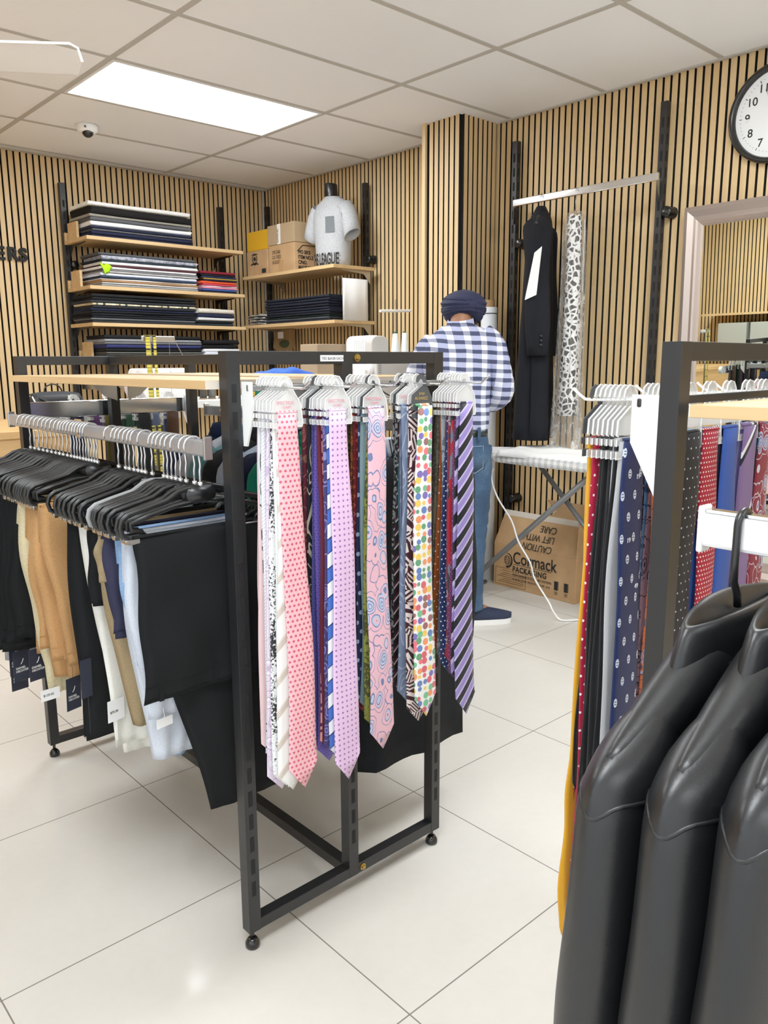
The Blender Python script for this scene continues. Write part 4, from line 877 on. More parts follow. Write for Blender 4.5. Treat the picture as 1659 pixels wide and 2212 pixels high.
rows = [
 [('pink', 'pink tie with dark pink dots', ('dots', 'f2b4bb', 'cc5468', .0105, .26, 1), 1, .785), ('cream', 'white and beige diagonal striped tie', S(.75, .05, (0, 'efeeea'), (.5, 'cbbfb2'), (.72, 'ddd6cc'), (.8, 'efeeea')), 0, .785), ('white', 'plain silvery white tie', ('weave', 'e7e8e6', 'd6d8d6', .002), 0, .77), ('speck', 'black and white speckled tie', ('speck', 'e9e9e9', '26272a', 190), 0, .79), ('lilac', 'pale lilac paisley tie', ('paisley', 'd9c9da', 'e9e0ea', 'c0a9c6', 30), 0, .80), ('silver', 'silver ribbed tie', S(.6, .006, (0, 'c9cacd'), (.5, 'dfe0e2')), 0, .77), ('line', 'pale grey tie with black line drawing', ('swirl', 'cfced3', '2c2d33', 16), 0, .755), ('rose', 'plain pale rose tie', ('weave', 'e3c3c4', 'd9b4b6', .003), 0, .74)],
 [('pinksq', 'lilac pink tie with small purple squares', ('sq', 'e2bce0', '8a60a0', .0118, .17, 0), 1, .80), ('blue', 'blue and white diagonal striped tie', S(.55, .052, (0, 'e4e6ea'), (.42, '1e2a58'), (.46, '3b62b8'), (.9, '1e2a58'), (.95, 'e4e6ea')), 0, .765), ('purpais', 'dark purple paisley tie', ('paisley', '3a3268', '4a4390', '8a85bd', 38), 0, .76), ('bars', 'burgundy tie with broken pink bars', ('bars', '5a1526', 'd98f8a'), 0, .75), ('purple', 'plain violet pin-dotted tie', ('dots', '5d4a9c', '3a2d74', .007, .2, 1), 0, .775), ('violet', 'indigo fine dotted tie', ('dots', '3c3a80', '6b68b2', .005, .22, 1), 1, .77), ('inky', 'black tie with silver and rust scrolls', ('swirl', '16171f', 'c6b7a4', 17), 0, .75), ('wine', 'wine red brocade tie', ('paisley', '6b1f33', '8b4048', '9c6455', 34), 0, .74)],
 [('paisley', 'pink tie with large light blue paisley', ('paisley', 'e6b3c0', 'b4bfda', '6676a0', 34), 1, .775), ('olive', 'olive green floral tie', ('speck', '7f8436', '41401d', 120), 0, .735), ('teal', 'grey teal plain tie', ('weave', '7a9498', '6a858a', .003), 0, .70), ('navyf', 'navy tie with light flowers', ('dots', '1d2748', '9fb2d2', .022, .22, 1), 0, .69), ('ruby', 'dark red tie with diamonds', ('dia', '6e141c', 'b0554c', .02, .4, 0), 0, .71), ('rust', 'rust orange patterned tie', ('speck', 'b4582a', '59321f', 90), 0, .68), ('moss', 'moss brown floral tie', ('speck', '5a5428', '2c2414', 130), 0, .69)],
 [('blobs', 'white tie covered with multicoloured dots', ('blobs',), 2, .74), ('zebra', 'maroon and white zebra striped tie', ('geo', '35121d', 'd8c9c4', 1500, 34), 0, .75), ('slate', 'slate blue tie with swirl lines', ('swirl', '6d7a96', '93a0ba', 14), 1, .705), ('gold', 'golden yellow tie', S(.6, .045, (0, 'dba023'), (.6, 'e0ab35'), (.7, '8f6a2a'), (.85, 'dba023')), 0, .69), ('petrol', 'petrol blue ribbed tie', S(1.2, .004, (0, '2c5562'), (.5, '3d6a76')), 0, .68), ('mono', 'black maroon and white diagonal striped tie', S(.8, .022, (0, '211318'), (.45, 'cfc6c6'), (.6, '4a1c2c'), (.85, '1a1416')), 0, .71), ('bw', 'black and grey mosaic tie', ('geo', '202124', '9b9ca0', 1100, 70), 0, .70)],
 [('bpurp', 'wide black and lilac diagonal striped tie', S(.80, .036, (0, '17171d'), (.42, 'c3b3de'), (.55, '8f7fc0'), (.9, 'b9b0d4')), 0, .775), ('bpurp2', 'narrower black and purple striped tie', S(.72, .05, (0, '17161c'), (.45, '8a78b4'), (.8, 'b9add2')), 0, .70), ('plum', 'plum tie with small pink dots', ('dots', '56204f', 'a8568f', .006, .24, 1), 0, .70), ('redgrey', 'red and grey patchwork tie', ('patch', [(0, 'a5202f'), (.3, '6a6c78'), (.55, '2b2c36'), (.75, 'a5202f')]), 0, .67), ('redpais', 'red and silver paisley tie', ('paisley', '8d2a3a', 'b9a5aa', '3c3a55', 45), 0, .66), ('navydot', 'navy tie with white pin dots', ('dots', '1c2a5c', 'e8ecf4', .012, .16, 1), 0, .68), ('steel', 'steel grey watercolour tie', ('speck', '5f6d7a', '9aa4ab', 25), 0, .66), ('orange', 'burnt orange tie with white dots', ('dots', '9a4a1c', 'e9d9cc', .016, .13, 1), 0, .65), ('taupe', 'taupe brown textured tie', ('speck', '6b6658', '46423a', 150), 0, .65)]]
rown = ['first', 'second', 'third', 'fourth', 'fifth', 'sixth', 'seventh']
for i, row in enumerate(rows):
    n = len(row); y0 = 1.258-.012*(i == 1)-.006*(i == 4)
    for j, (nm, desc, spec, printed, L) in enumerate(row):
        y = y0+j*min(.0125, (.074+.012*(i == 1))/max(1, n-1)); x = HX[i]-.002+rnd.uniform(-.002, .002)-(.022 if nm == 'slate' else 0)
        dark = 1 if (printed == 2 or nm in ('violet', 'olive', 'mono') and j) else 0
        where = 'at front' if j == 0 else (ordn[j] if j else '')+' from the front'
        if j: where = ['', 'second', 'third', 'fourth', 'fifth', 'sixth', 'seventh', 'eighth', 'ninth'][j]+' from front'
        z = TZ-.001
        tie_hanger(('charcoal' if dark else 'clear')+f' plastic tie hanger, {where} on {rown[i]} hook from left, middle rack', (x, y, z), dark, printed, 'tie hangers on the middle rack')
        big = nm in ('slate', 'zebra'); wt = .043 if j == 0 else .042
        o = tie_mesh(L, wt, .072 if j == 0 else .068, i*20+j, .05 if j == 0 else .04, tie_mat(spec), lean=(.02 if i == 0 else .01) if j == 0 else rnd.uniform(-.006, .008)+(-.006 if i < 1 else 0))
        o.location = (x-.002-(.0 if nm == 'slate' else .008 if nm == 'zebra' else 0), y, z-.046); tag(o, f'{desc}, {where} in {rown[i]} row of middle rack', 'tie', 'neckties on the middle rack')
# far end of the middle rack
fe = [('navy', '1b2140'), ('maroon', '5c2231'), ('olive', '5a5526'), ('plum purple', '43234a'), ('charcoal', '2a2b2e'), ('forest green', '23402f'), ('brown', '4a3020'), ('slate', '4b5870')]
for i, (nm, c) in enumerate(fe):
    x = FHX[1+i//2]+(i % 2)*.002-.002; y = 2.70+.02*(i % 2)
    tie_hanger(f'clear plastic tie hanger holding the {nm} tie, far end of middle rack', (x, y, 1.175), 0, 0, 'tie hangers at the far end of the middle rack')
    o = tie_mesh(.7, .045, .075, 300+i, .04, tie_mat(('weave', c, c, .003))); o.location = (x, y, 1.129); tag(o, f'plain dark {nm} tie at the far end of the middle rack', 'tie', 'neckties at the far end of the middle rack')
# right-hand rack: hooks point away from the camera
rr = [
 [('navy19', 'navy tie with white numbers and ovals', 'num', .72), ('silver', 'plain silver grey tie', ('weave', 'b9babd', 'a5a6aa', .003), .70), ('blk1', 'plain black tie', ('plain', '121214'), .74), ('blk2', 'plain soft black tie', ('plain', '18181a'), .74), ('blk3', 'plain jet black tie', ('plain', '101011'), .73), ('blk4', 'plain matt black tie', ('plain', '151517'), .74), ('red', 'red tie with white dots and squares', ('dots', '9c1230', 'f0e4e6', .016, .13, 1), .86), ('yellow', 'long golden yellow tie', ('plain', 'd99a1e'), 1.02)],
 [('orange', 'orange paisley tie', ('paisley', 'b0562c', '9a8a9c', '4f3b48', 40), .72), ('mauve', 'mauve and black paisley tie', ('paisley', '8b6a74', '5c4a58', '1f1a20', 42), .71), ('bluep', 'light blue paisley tie', ('paisley', '5f86b4', '9db6d2', '2d4a78', 42), .71), ('navy2', 'black tie with white specks', ('dots', '0f1018', 'd8dae2', .018, .1, 1), .70)],
 [('blkdot', 'black tie with tiny pale dots', ('dots', '0e0f14', 'c9ccd6', .017, .1, 1), .71), ('aqua', 'aqua blue narrow tie', ('plain', '5fa8c8'), .70)],
 [('reddot', 'red tie with white pin dots', ('dots', 'a5142a', 'f0dcdc', .0085, .2, 1), .72), ('royal', 'royal blue woven tie', ('weave', '2a4fa5', '22408a', .004), .71)],
 [('royal2', 'bright blue woven tie', ('weave', '2d55b0', '24458f', .004), .72), ('ink', 'inky navy tie', ('plain', '151a33'), .70)],
 [('swoosh', 'mauve tie with black and white swoosh lines', S(.9, .11, (0, '7c6291'), (.80, '17151a'), (.88, 'e8e4ea'), (.95, '7c6291')), .73), ('peri', 'periwinkle plain tie', ('plain', '7a76b0'), .71)],
 [('redflo', 'red and blue floral tie', ('paisley', '7e1f30', '7384ae', 'c7bfca', 40), .72), ('tealst', 'grey tie with teal stripe', S(.5, .09, (0, '55585c'), (.75, '1d6a7a'), (.95, '2c2e32')), .72), ('blkflo', 'black tie with pale floral pattern', ('paisley', '15161a', '3b3c44', 'b6a8b4', 45), .71)]]
def num_mat():
    k = NT('tie_numbers'); v = k.co(); x = k.xyz(v); X, Z = x[0], x[2]; sp = .034
    row = k.m('FLOOR', k.m('DIVIDE', Z, sp)); xx = k.m('ADD', k.m('DIVIDE', X, sp*.9), k.m('MULTIPLY', k.m('FRACT', k.m('MULTIPLY', row, .5)), 1.0))
    fx = k.m('SUBTRACT', k.m('FRACT', xx), .5); fz = k.m('SUBTRACT', k.m('FRACT', k.m('DIVIDE', Z, sp)), .5)
    d = k.m('SQRT', k.m('ADD', k.m('MULTIPLY', k.m('MULTIPLY', fx, fx), 2.6), k.m('MULTIPLY', fz, fz))); f = k.m('LESS_THAN', d, .22)
    s = k.m('GREATER_THAN', k.m('SINE', k.m('MULTIPLY', Z, 1400)), -.5); g = k.m('MULTIPLY', f, k.m('MAXIMUM', s, k.m('GREATER_THAN', d, .16)))
    return k.fin(k.mix(g, '17244f', 'c9cfdc'), .5, 0, .3)
num_white = plain('number_white', 'd5d9e2', .6)
for i, row in enumerate(rr):
    for j, (nm, desc, spec, L) in enumerate(row):
        y = .650+j*.0085; x = HX2[i]; z = 1.238
        pos = 'nearest the rack' if j == 0 else ['', 'second', 'third', 'fourth', 'fifth', 'sixth', 'seventh', 'eighth'][j]+' from the rack'
        dk = 1 if (i == 0 and j == 7) else 0
        t = tie_hanger(('charcoal' if dk else 'clear')+f' plastic tie hanger {pos}, {rown[i]} hook, right rack', (x, y, z), dk, 0, 'tie hangers on the right-hand rack')
        t.scale = (1.15, 1, 1.15)
        mt = num_mat() if spec == 'num' else tie_mat(spec)
        o = tie_mesh(L, .05 if j else .06, .075, 500+i*20+j, .05, mt, lean=-.015 if i == 0 and j < 6 else (-.006 if j == 6 and i == 0 else 0)); o.location = (x+(.012 if j == 0 and i == 0 else 0), y, z-.058)
        if nm == 'yellow':
            bpy.data.objects.remove(o)
            YP = [(0, .017), (.58, .020), (.66, .028), (.73, .023), (.86, .040), (.93, .037), (1, .014)]
            def yw(v):
                for (p, r0), (q_, r1) in zip(YP, YP[1:]):
                    if v <= q_: f = (v-p)/(q_-p); f = f*f*(3-2*f); return r0+(r1-r0)*f
                return YP[-1][1]
            m = MB(); m.grid(lambda u, v: Vector(((2*u-1)*yw(v)-.012*v+.006*sin(v*14)*v, -.003*(1-(2*u-1)**2)-.004*sin(v*8), -.92*v)), 7, 60); m.grid(lambda u, v: Vector(((2*u-1)*.016+.012, .006+.002*sin(v*9), -.62*v)), 5, 30)
            o = m.build('necktie', mt, smooth=True, solid=.003); o.location = (x-.006, y, z-.058)
        tag(o, f'{desc} {pos}, {rown[i]} hook, right rack', 'tie', 'neckties on the right-hand rack')
        if nm == 'navy19':
            for q, (dx, dz, s_) in enumerate(((.004, -.06, '19'), (-.014, -.16, '19'), (.016, -.24, '49'), (-.012, -.33, '19'), (.012, -.42, '49'), (-.006, -.5, '61'))):
                text('number_print', s_, .011, (dx-.006, -.0092, dz), (1, 0, 0), (0, 0, 1), num_white, o, .0003)
q = at(1636, 832, 1, .70); t = thing('sale_tag', 'round-topped red tag with white print on the right-hand rack', 'tag', q)
MB().prism([(-.012, -.02), (.012, -.02), (.0125, -.002), (.009, .008), (0, .012), (-.009, .008), (-.0125, -.002)], (0, 0, 0), (1, 0, 0), (0, 0, 1), (0, .001, 0)).build('card', plain('tag_red', 'cc1226', .5), t)
MB().box(-.008, .008, -.0006, 0, -.013, -.006).box(-.007, .007, -.0006, 0, .0, .0035).build('print', paper, t)
# ------------------------------------------------------------------ trouser hangers and trousers
RAILX, RAILZ = .795, 1.152
hookm = plain('bright_wire', 'd9dadb', .2, .7)
def trouser_hanger(lb, y, mat, key, grp):
    t = thing('trouser_hanger', lb, 'hanger', (RAILX, y, RAILZ), rnd.uniform(-.10, .06), grp)
    if key not in HM:
        m = MB(); R = .021
        pts = [(R*cos(a)-.011, 0, -R+.006+R*sin(a)) for a in [PI*1.12-i*PI*1.45/14 for i in range(15)]]+[(.002, 0, -.054), (0, 0, -.066), (0, 0, -.094)]
        m.tube(pts, .0021, 6); m.cyl((0, 0, -.098), (0, 0, -.088), .005, n=8); HM['thook'] = m.build('hook', hookm, t, True).data
        half = [(.03, -.098), (.05, -.103), (.075, -.118), (.12, -.128), (.155, -.137), (.168, -.146), (.172, -.16), (.168, -.176), (.155, -.182), (.12, -.182), (.1, -.178)]
        m = MB()
        for s in (-1, 1): m.tube([(s*a, 0, b) for a, b in [(0, -.1)]+half[:-2]]+[(s*.12, 0, -.18), (s*.13, 0, -.172), (s*.15, 0, -.168), (s*.152, 0, -.155), (s*.11, 0, -.142), (s*.06, 0, -.13), (0, 0, -.124)], .0052, 8, flat=(1, .75, 1.15))
        m.box(-.03, .03, -.003, .003, -.128, -.098)
        st = [(s*.014+.0155*cos(a), -.111+.0155*sin(a)) for s, a0 in ((1, -PI/2), (-1, PI/2)) for a in [a0+PI*i/8 for i in range(9)]]
        m.prism([(p*1.12, -.111+(q+.111)*1.12) for p, q in st], (0, -.0035, 0), (1, 0, 0), (0, 0, 1), (0, .007, 0)); m.prism(st, (0, -.0048, 0), (1, 0, 0), (0, 0, 1), (0, .0096, 0))
        HM[key] = m.build('body', mat, t, True).data
        m = MB(); m.cyl((-.165, 0, -.187), (.165, 0, -.187), .0028, n=8)
        for s in (-1, 1): m.box(s*.15-.012, s*.15+.012, -.008, .008, -.194, -.184)
        HM['tbar'] = m.build('trouser_bar', steel, t).data
    else:
        for nm, kk in (('hook', 'thook'), ('body', key), ('trouser_bar', 'tbar')):
            o = bpy.data.objects.new(nm, HM[kk]); C.objects.link(o); o.parent = t
    return t
def trousers(lb, y, cm, ba, bb, seed, thick=.012, hw=.148, bulge=.0, wa=.3, wb=.3, tags=(), waist=True):
    """folded over the hanger bar; ba / bb = photo pixel of the lower left corner of the near / far half, wa / wb = hem widths"""
    r = random.Random(seed); ph = [r.uniform(0, 6) for _ in range(6)]
    top = RAILZ-.185; A, B = at(ba[0], ba[1], 1, y-.015), at(bb[0], bb[1], 1, y+.015)
    t = thing('trousers', lb, 'trousers', (RAILX, y, top), 0, 'trousers on the left rail')
    def side(sgn, Q, w1, bl):
        L = top-Q.z; xl1 = Q.x-RAILX
        def fn(u, v):
            q = 2*u-1; d = v*L; e = v**1.15
            xl = -hw+(xl1+hw)*e; xr = hw+(xl1+w1-hw)*e; b = bl*sin(min(1, v*1.2)*PI)*(1+.35*sin(v*9+ph[4]))
            x = xl+(xr-xl)*u-b*(1-u)**1.5+.004*sin(v*9+ph[0])*v
            y_ = sgn*(.003+thick*min(1, v*4)**.5*(1+.5*v))+.004*sin(q*4+ph[1]+v*2)*v+.003*sin(v*11+q*3+ph[2])+bl*.35*sin(v*7+ph[3])*(1-abs(q))+.003*sin(q*9+ph[5]+sin(v*6)*1.5)*v
            return Vector((x, y_, .004-d))
        return fn, L
    m = MB()
    fa, La = side(-1, A, wa, bulge); fb, Lb = side(1, B, wb, bulge*.7)
    nu, nv = 15, 26
    def closed(fr, sgn, th):
        def fn(u, v):
            a = u*2
            if a <= 1: return fr(a, v)
            p = fr(2-a, v); q = 2*(2-a)-1; return Vector((p.x, p.y-sgn*th*(1-q*q)**.5*min(1, .25+v*2), p.z))
        return fn
    m.grid(closed(fa, -1, thick*1.1), 2*nu, nv, 0, True); m.grid(closed(fb, 1, thick*1.1), 2*nu, nv, 0, True)
    m.grid(lambda u, v: Vector((hw*(2*u-1), -.006*cos(PI*v), .003+.004*sin(PI*v))), nu, 6)
    m.build('cloth', cm, t, True, solid=.0016)
    if waist:
        m = MB(); zl = .004-La
        for zz in (zl+.034, zl+.004):
            v = 1-(zz-zl)/La; m.tube([fa(i/(nu-1), v)+Vector((0, -.0008, 0)) for i in range(nu)], .0009, 5)
        for u in (.12, .55):
            a = fa(u, 1-.02/La); m.box(a.x-.005, a.x+.005, a.y-.003, a.y+.001, zl-.001, zl+.042)
        m.build('waistband', cm, t)
    for (u, dz, wd, ht, mt, s, rot) in tags:
        a = fa(u, 1); m = MB(); T = Matrix.Translation((a.x, a.y-.008, a.z+dz)) @ Matrix.Rotation(rot, 4, 'Z') @ Matrix.Rotation(.12*rot, 4, 'Y')
        m.box(-wd/2, wd/2, -.0006, .0006, -ht, 0, 0, T); m.tube([T @ Vector((0, 0, 0)), Vector((a.x, a.y-.004, a.z+.02))], .0006, 4); tg = m.build('price_tag', mt, t)
        if s:
            M = T @ Matrix.Translation((-wd*.38, -.0012, -ht*.6)); o = text('lettering', s, wd*.17, (0, 0, 0), (1, 0, 0), (0, 0, 1), white_plastic if mt is not paper else ink, tg, .0002); o.data.transform(M)
            if mt is not paper:
                o = MB().tube([(-.004, 0, -.004), (.0, 0, .0), (.004, 0, .010)], .0008, 4).build('logo', white_plastic, tg); o.data.transform(T @ Matrix.Translation((0, -.0012, -ht*.4)))
    return t
navy_tag = plain('navy_card', '1d2233', .6)
clo = lambda nm, c, v=.08: cloth('trouser_'+nm, c, v, 300)
near_px = [427, 415, 397, 385, 375, 366, 357, 349, 324, 309, 302, 294, 285, 275, 267, 252]
far_px = [205, 199, 193, 187, 181, 175, 168, 162, 156, 149, 141, 132, 124, 116, 107, 98, 89, 80, 71, 62]
hy = [at(p, 935, 0, RAILX).y for p in near_px]+[at(p, 915, 0, RAILX).y for p in far_px]
hy = sorted(hy)
for i in range(1, len(hy)): hy[i] = max(hy[i], hy[i-1]+.0125)
hy = [min(q, 2.53) for q in hy]
for i, y in enumerate(hy):
    g = i == 7; n_ = ordn[i] if i < 16 else None
    if g: lb = 'grey plastic trouser hanger among the black ones on the left rail'
    elif i == 0: lb = 'black trouser hanger nearest the front post on the left chrome rail'
    elif i < 16: lb = f'black trouser hanger, {ordn[i]} from the front end of the left chrome rail'
    else:
        k_ = len(hy)-1-i; lb = f'black trouser hanger, {ordn[k_] if k_ else "first"} from the far end of the left chrome rail'
    trouser_hanger(lb, y, grey_plastic if g else black_plastic, 'grey' if g else 'black', 'trouser hangers on the left rail')
def zx(px, py, X=.645): return at(px, py, 0, X).z
blk = clo('black', '0f1011', .05); tan = clo('tan', 'b98a58'); cream = clo('cream', 'cbbd97'); whi = clo('white', 'e6e4da', .04); khk = clo('khaki', '94805f'); nav = clo('navy', '2a2a3e'); lbl = clo('light_blue', '7d9cc2'); lgr = clo('light_grey', 'c3c9d4', .05); gch = clo('grey_chambray', '9a9da3')
trousers('large black trousers at the front of the left rail, waistband down', hy[0]+.0, blk, (312, 1528), (458, 1752), 1, .009, .150, .0, .30, .2)
trousers('pale blue-grey trousers second on the left rail', hy[1]+.026, lgr, (318, 1560), (330, 1648), 2, .011, .15, .012, .10, .10, waist=False, tags=((.3, .0, .04, .02, paper, '', .2),))
trousers('light blue trousers third on the left rail', hy[3], lbl, (298, 1440), (352, 1640), 3, .013, .150, .010, .12, .10, waist=False)
trousers('navy blue trousers with a soft fold, fourth on the left rail', hy[5], nav, (240, 1368), (255, 1385), 4, .016, .155, .015, .25, .25, waist=False)
trousers('khaki brown trousers with a folded leg, fifth on the left rail', hy[7], khk, (212, 1262), (295, 1575), 5, .016, .15, .015, .25, .07, waist=False)
trousers('black cropped trousers between the khaki and white ones', hy[8], blk, (192, 1308), (200, 1316), 6, .011, .15, .0, .27, .27, waist=False)
trousers('long white trousers on the left rail', hy[10], whi, (246, 1612), (275, 1630), 7, .018, .15, .0, .11, .10, waist=False, tags=((.05, .12, .045, .05, paper, '$75.00', .25),))
trousers('wide black trousers next to the white trousers', hy[13], blk, (184, 1598), (190, 1598), 8, .018, .15, .006, .42, .42, waist=False, tags=((.02, .20, .03, .09, navy_tag, '', .3),))
far = hy[16:]
trousers('tan trousers nearest the wide black trousers, waistband down', far[0]-.01, tan, (150, 1440), (165, 1500), 9, .018, .155, .012, .28, .28)
trousers('tan trousers with belt loops, middle of the three tan pairs', far[2], tan, (112, 1430), (125, 1470), 10, .018, .155, .018, .28, .28, tags=((.15, -.05, .045, .085, navy_tag, 'DANIEL\nHECHTER', .35),))
trousers('tan trousers furthest back of the three tan pairs', far[4], tan, (88, 1405), (90, 1420), 11, .018, .155, .014, .28, .28)
trousers('cream beige trousers with bulging folds on the left rail', far[6], cream, (105, 1500), (112, 1480), 12, .018, .16, .022, .24, .24, tags=((.0, .02, .05, .03, paper, '$129.00', .1),))
for i, (j, p_, nm, mt) in enumerate(((8, (30, 1385), 'first', blk), (10, (12, 1395), 'second', blk), (12, (-2, 1390), 'third', blk), (15, (-10, 1380), 'fourth', blk))):
    trousers(f'black trousers in the far group of the left rail, {nm} behind the cream pair', far[j], mt, p_, (p_[0], p_[1]+20), 20+i, .016, .16, .012, .3, .3, tags=((.15, -.03, .05, .085, navy_tag, 'DANIEL\nHECHTER', .3),) if i != 1 else ())
trousers('grey chambray shorts in the far group of the left rail', far[13], gch, (38, 1460), (40, 1430), 30, .018, .14, .0, .1, .1)
trousers('grey chambray shorts hanging last on the left rail', far[17], gch, (10, 1420), (12, 1430), 31, .016, .14, .0, .1, .1, tags=((.3, -.02, .05, .085, navy_tag, 'DANIEL\nHECHTER', .2),))
trousers('black trousers at the very far end of the left rail', far[19], blk, (-15, 1390), (-15, 1400), 33, .012, .15, .0, .3, .3)
# ------------------------------------------------------------------ shirts on the far side of the middle rack
SX = 1.467
def striped(nm, c0, c1, c2, p, ax=0):
    k = NT(nm); x = k.xyz(k.co()); f = k.m('FRACT', k.m('DIVIDE', x[ax], p)); return k.fin(k.ramp(f, [(0, c0), (.45, c1), (.6, c0), (.7, c2), (.75, c0), (.8, c2), (.85, c0)], True), .85)
shirts = [('black long coat', '15171a', .84), ('white and blue striped shirt', None, .6), ('black jacket', '191b1e', .8), ('slate blue shirt', '55678c', .62), ('grey patterned shirt', '6e7076', .6), ('emerald green shirt', '177a62', .62), ('navy blazer', '1a2036', .66), ('pale blue shirt', 'a9b8d0', .6), ('dark charcoal blazer', '24262a', .64), ('teal checked shirt', '5c8c94', .6), ('light grey shirt', 'b3b8c4', .6), ('dark navy shirt', '1d2742', .6)]
def shape_garment(t, w, L, mt, hy_, seed, sl=.5, collar=True):
    rg = lambda x: -.088-max(0, abs(x)-.05)*.40-(.5*max(0, abs(x)-.8*w))
    m = MB(); m.grid(hung_shape(w, -.09, L, hy_, .35, .008, seed, rg), 26, 13); m.build('body', mt, t, True, solid=.003)
    for s in (-1, 1):
        m = MB(); sleeve(m, s, w*.95, -.15, sl, .045, hy_*1.15, .03); m.build('sleeve', mt, t, True, solid=.003)
    if collar:
        m = MB(); m.grid(lambda u, v: Vector(((.05+.02*v)*cos(2*PI*u), (hy_*.8+.012*v)*sin(2*PI*u), -.055-.045*v)), 18, 4, 0, True); m.build('collar', mt, t, True, solid=.003)
for i, (nm, c, L) in enumerate(shirts):
    y = 1.50+.085*i
    mt = cloth('shirt_'+str(i), c, .1) if c else striped('blue_stripe_shirt', 'd5dae4', '6f93c4', '30364a', .09)
    t = thing('shirt' if 'shirt' in nm else 'jacket', f'{nm} on the far rail of the middle rack, {ordn[i] if i else "first"} from front' , 'shirt' if 'shirt' in nm else 'jacket', (SX, y, 1.152), 0, 'shirts and jackets on the far rail of the middle rack')
    shape_garment(t, .20, L, mt, .03, 60+i)
    h = thing('clothes_hanger', f'black plastic hanger under the {nm} on the far rail, middle rack', 'hanger', (SX, y, 1.152), 0, 'hangers on the far rail of the middle rack')
    if 'chk' not in HM:
        m = MB(); R = .02; m.tube([(R*cos(a), 0, -R+.006+R*sin(a)) for a in [PI*1.12-q*PI*1.45/12 for q in range(13)]]+[(.006, 0, -.052), (0, 0, -.075)], .0018, 6); HM['chk'] = m.build('hook', chrome, h, True).data
        HM['chb'] = MB().tube([(-.19, 0, -.165), (-.16, 0, -.146), (-.06, 0, -.115), (0, 0, -.098), (.06, 0, -.115), (.16, 0, -.146), (.19, 0, -.165)], .0075, 8).build('arms', black_plastic, h, True).data
    else:
        for a_, b_ in (('hook', 'chk'), ('arms', 'chb')):
            o = bpy.data.objects.new(a_, HM[b_]); C.objects.link(o); o.parent = h
# ------------------------------------------------------------------ leather jackets on the right
JX, JZ = .757, 1.150
t = rail('white and chrome rail on the near side of the right-hand rack carrying leather jackets', JX, -.62, .357, JZ+.004, True)
MB().box(-.006, .006, -.48, .485, .0005, .0035).build('top_strip', chrome, t)
for yy in (-.47, .0): MB().box(0, .30, yy-.006, yy+.006, -.03, -.004).build('arm', white_paint, t)
k = NT('black_leather'); v = k.co(); vo = k.vor(v, 420).outputs['Distance']; nz = k.noise(v, 7, 3).outputs[0]; k.bump(k.m('ADD', k.m('MULTIPLY', vo, .06), nz), .08, .012)
leather = k.fin('0c0d0f', k.m('ADD', .30, k.m('MULTIPLY', nz, .16)), 0, .5)
def leather_jacket(lb, y, dz, seed, dx=0):
    t = thing('leather_jacket', lb, 'jacket', (JX+dx, y, JZ+dz), 0, 'black leather jackets on the near rail')
    zs = lambda x: -.098-max(0, abs(x)-.08)*.48
    r = random.Random(seed); ph = [r.uniform(0, 6) for _ in range(5)]; w = .221; hy_ = .024
    def hump(x): return hy_*max(0, 1-(abs(x)/.225)**4)**.5
    def body(u, v):
        x = -w+2*w*v; s = 2*u-1; side = 1 if s > 0 else -1; a = abs(s); rz = zs(x); hh = hump(x)
        if a < .3: an = a/.3*PI/2; return Vector((x, hh*sin(an)*side, rz-.028*(1-cos(an))))
        q = (a-.3)/.7; e = max(0, (abs(x)-.13)/.12); return Vector((x*(1-.03*q-.16*e*min(1, q*12)), side*(hh*(1-.35*q*(abs(x)/w)**2)*(1-.45*e*min(1, q*12))+.006*sin(q*2.5)*(1-e)+.003*sin(x*20+ph[0]+q*3)), rz-.028-.62*q))
    MB().grid(body, 40, 41).build('body', leather, t, True, solid=.003)
    for s in (-1, 1):
        def sl(u, v, s=s):
            v = v**1.6
            a = 2*PI*u; c, sn = cos(a), sin(a); k_ = min(1, v/.07); rx = .058*(1-.15*v); x = .186+.03*v+.010*sin(v*PI)+rx*c
            ry = (max(0, 1-(1-k_)**2)**.5)*.0285*(1+.12*sin(v*2.6)); zt = zs(min(.244, .186+.058*c))-.001-.012*max(0, (c-.7)/.3)**2-.006*max(0, (-c-.7)/.3)**2
            return Vector((s*x, ry*sn*(1-.25*max(0, c)*(1-k_))+.003*sin(v*12+ph[1])*v+.0022*sin(v*19+a)*v, zt-(.60-.07*c*(1-v))*v+.004*sin(a*2+v*5)*v))
        o = MB().grid(sl, 32, 34, 0, True).build('sleeve', leather, t, True, solid=.003)
        def sv(u): return sl(u, .13+.16*(.5-.5*cos(2*PI*u)))
        m = MB(); m.tube([Vector((p.x, p.y*1.02, p.z)) for p in [sv(i/32) for i in range(32)]], .0023, 6, closed=True); m.build('armhole_seam', leather, o, True)
        m = MB(); m.tube([sl(.85 if s > 0 else .85, .12+.86*i/24)+Vector((0, -.0006, 0)) for i in range(25)], .0008, 5); m.build('sleeve_seam', leather, o, True)
    def coll(u, v):
        a = 2*PI*u; c, sn = cos(a), sin(a)
        P = [(.124, .030, -.116), (.120, .0275, -.104), (.113, .025, -.088), (.106, .0225, -.078), (.100, .019, -.0755), (.092, .012, -.079), (.085, .004, -.088), (.08, .0006, -.098)]
        i = min(6, int(v*7)); f = v*7-i; rx, ry, z = [P[i][q]+(P[i+1][q]-P[i][q])*f for q in range(3)]
        return Vector((rx*c, ry*sn*(1-.25*c*c), z-.006*c*c-.005*(sn*sn)*(1 if sn < 0 else -1)*(1-v)))
    MB().grid(coll, 40, 15, 0, True).build('collar', leather, t, True)
    MB().tube([coll(i/32, 0)+Vector((0, 0, .001)) for i in range(32)], .0018, 6, closed=True).build('collar_seam', leather, t, True)
    return t
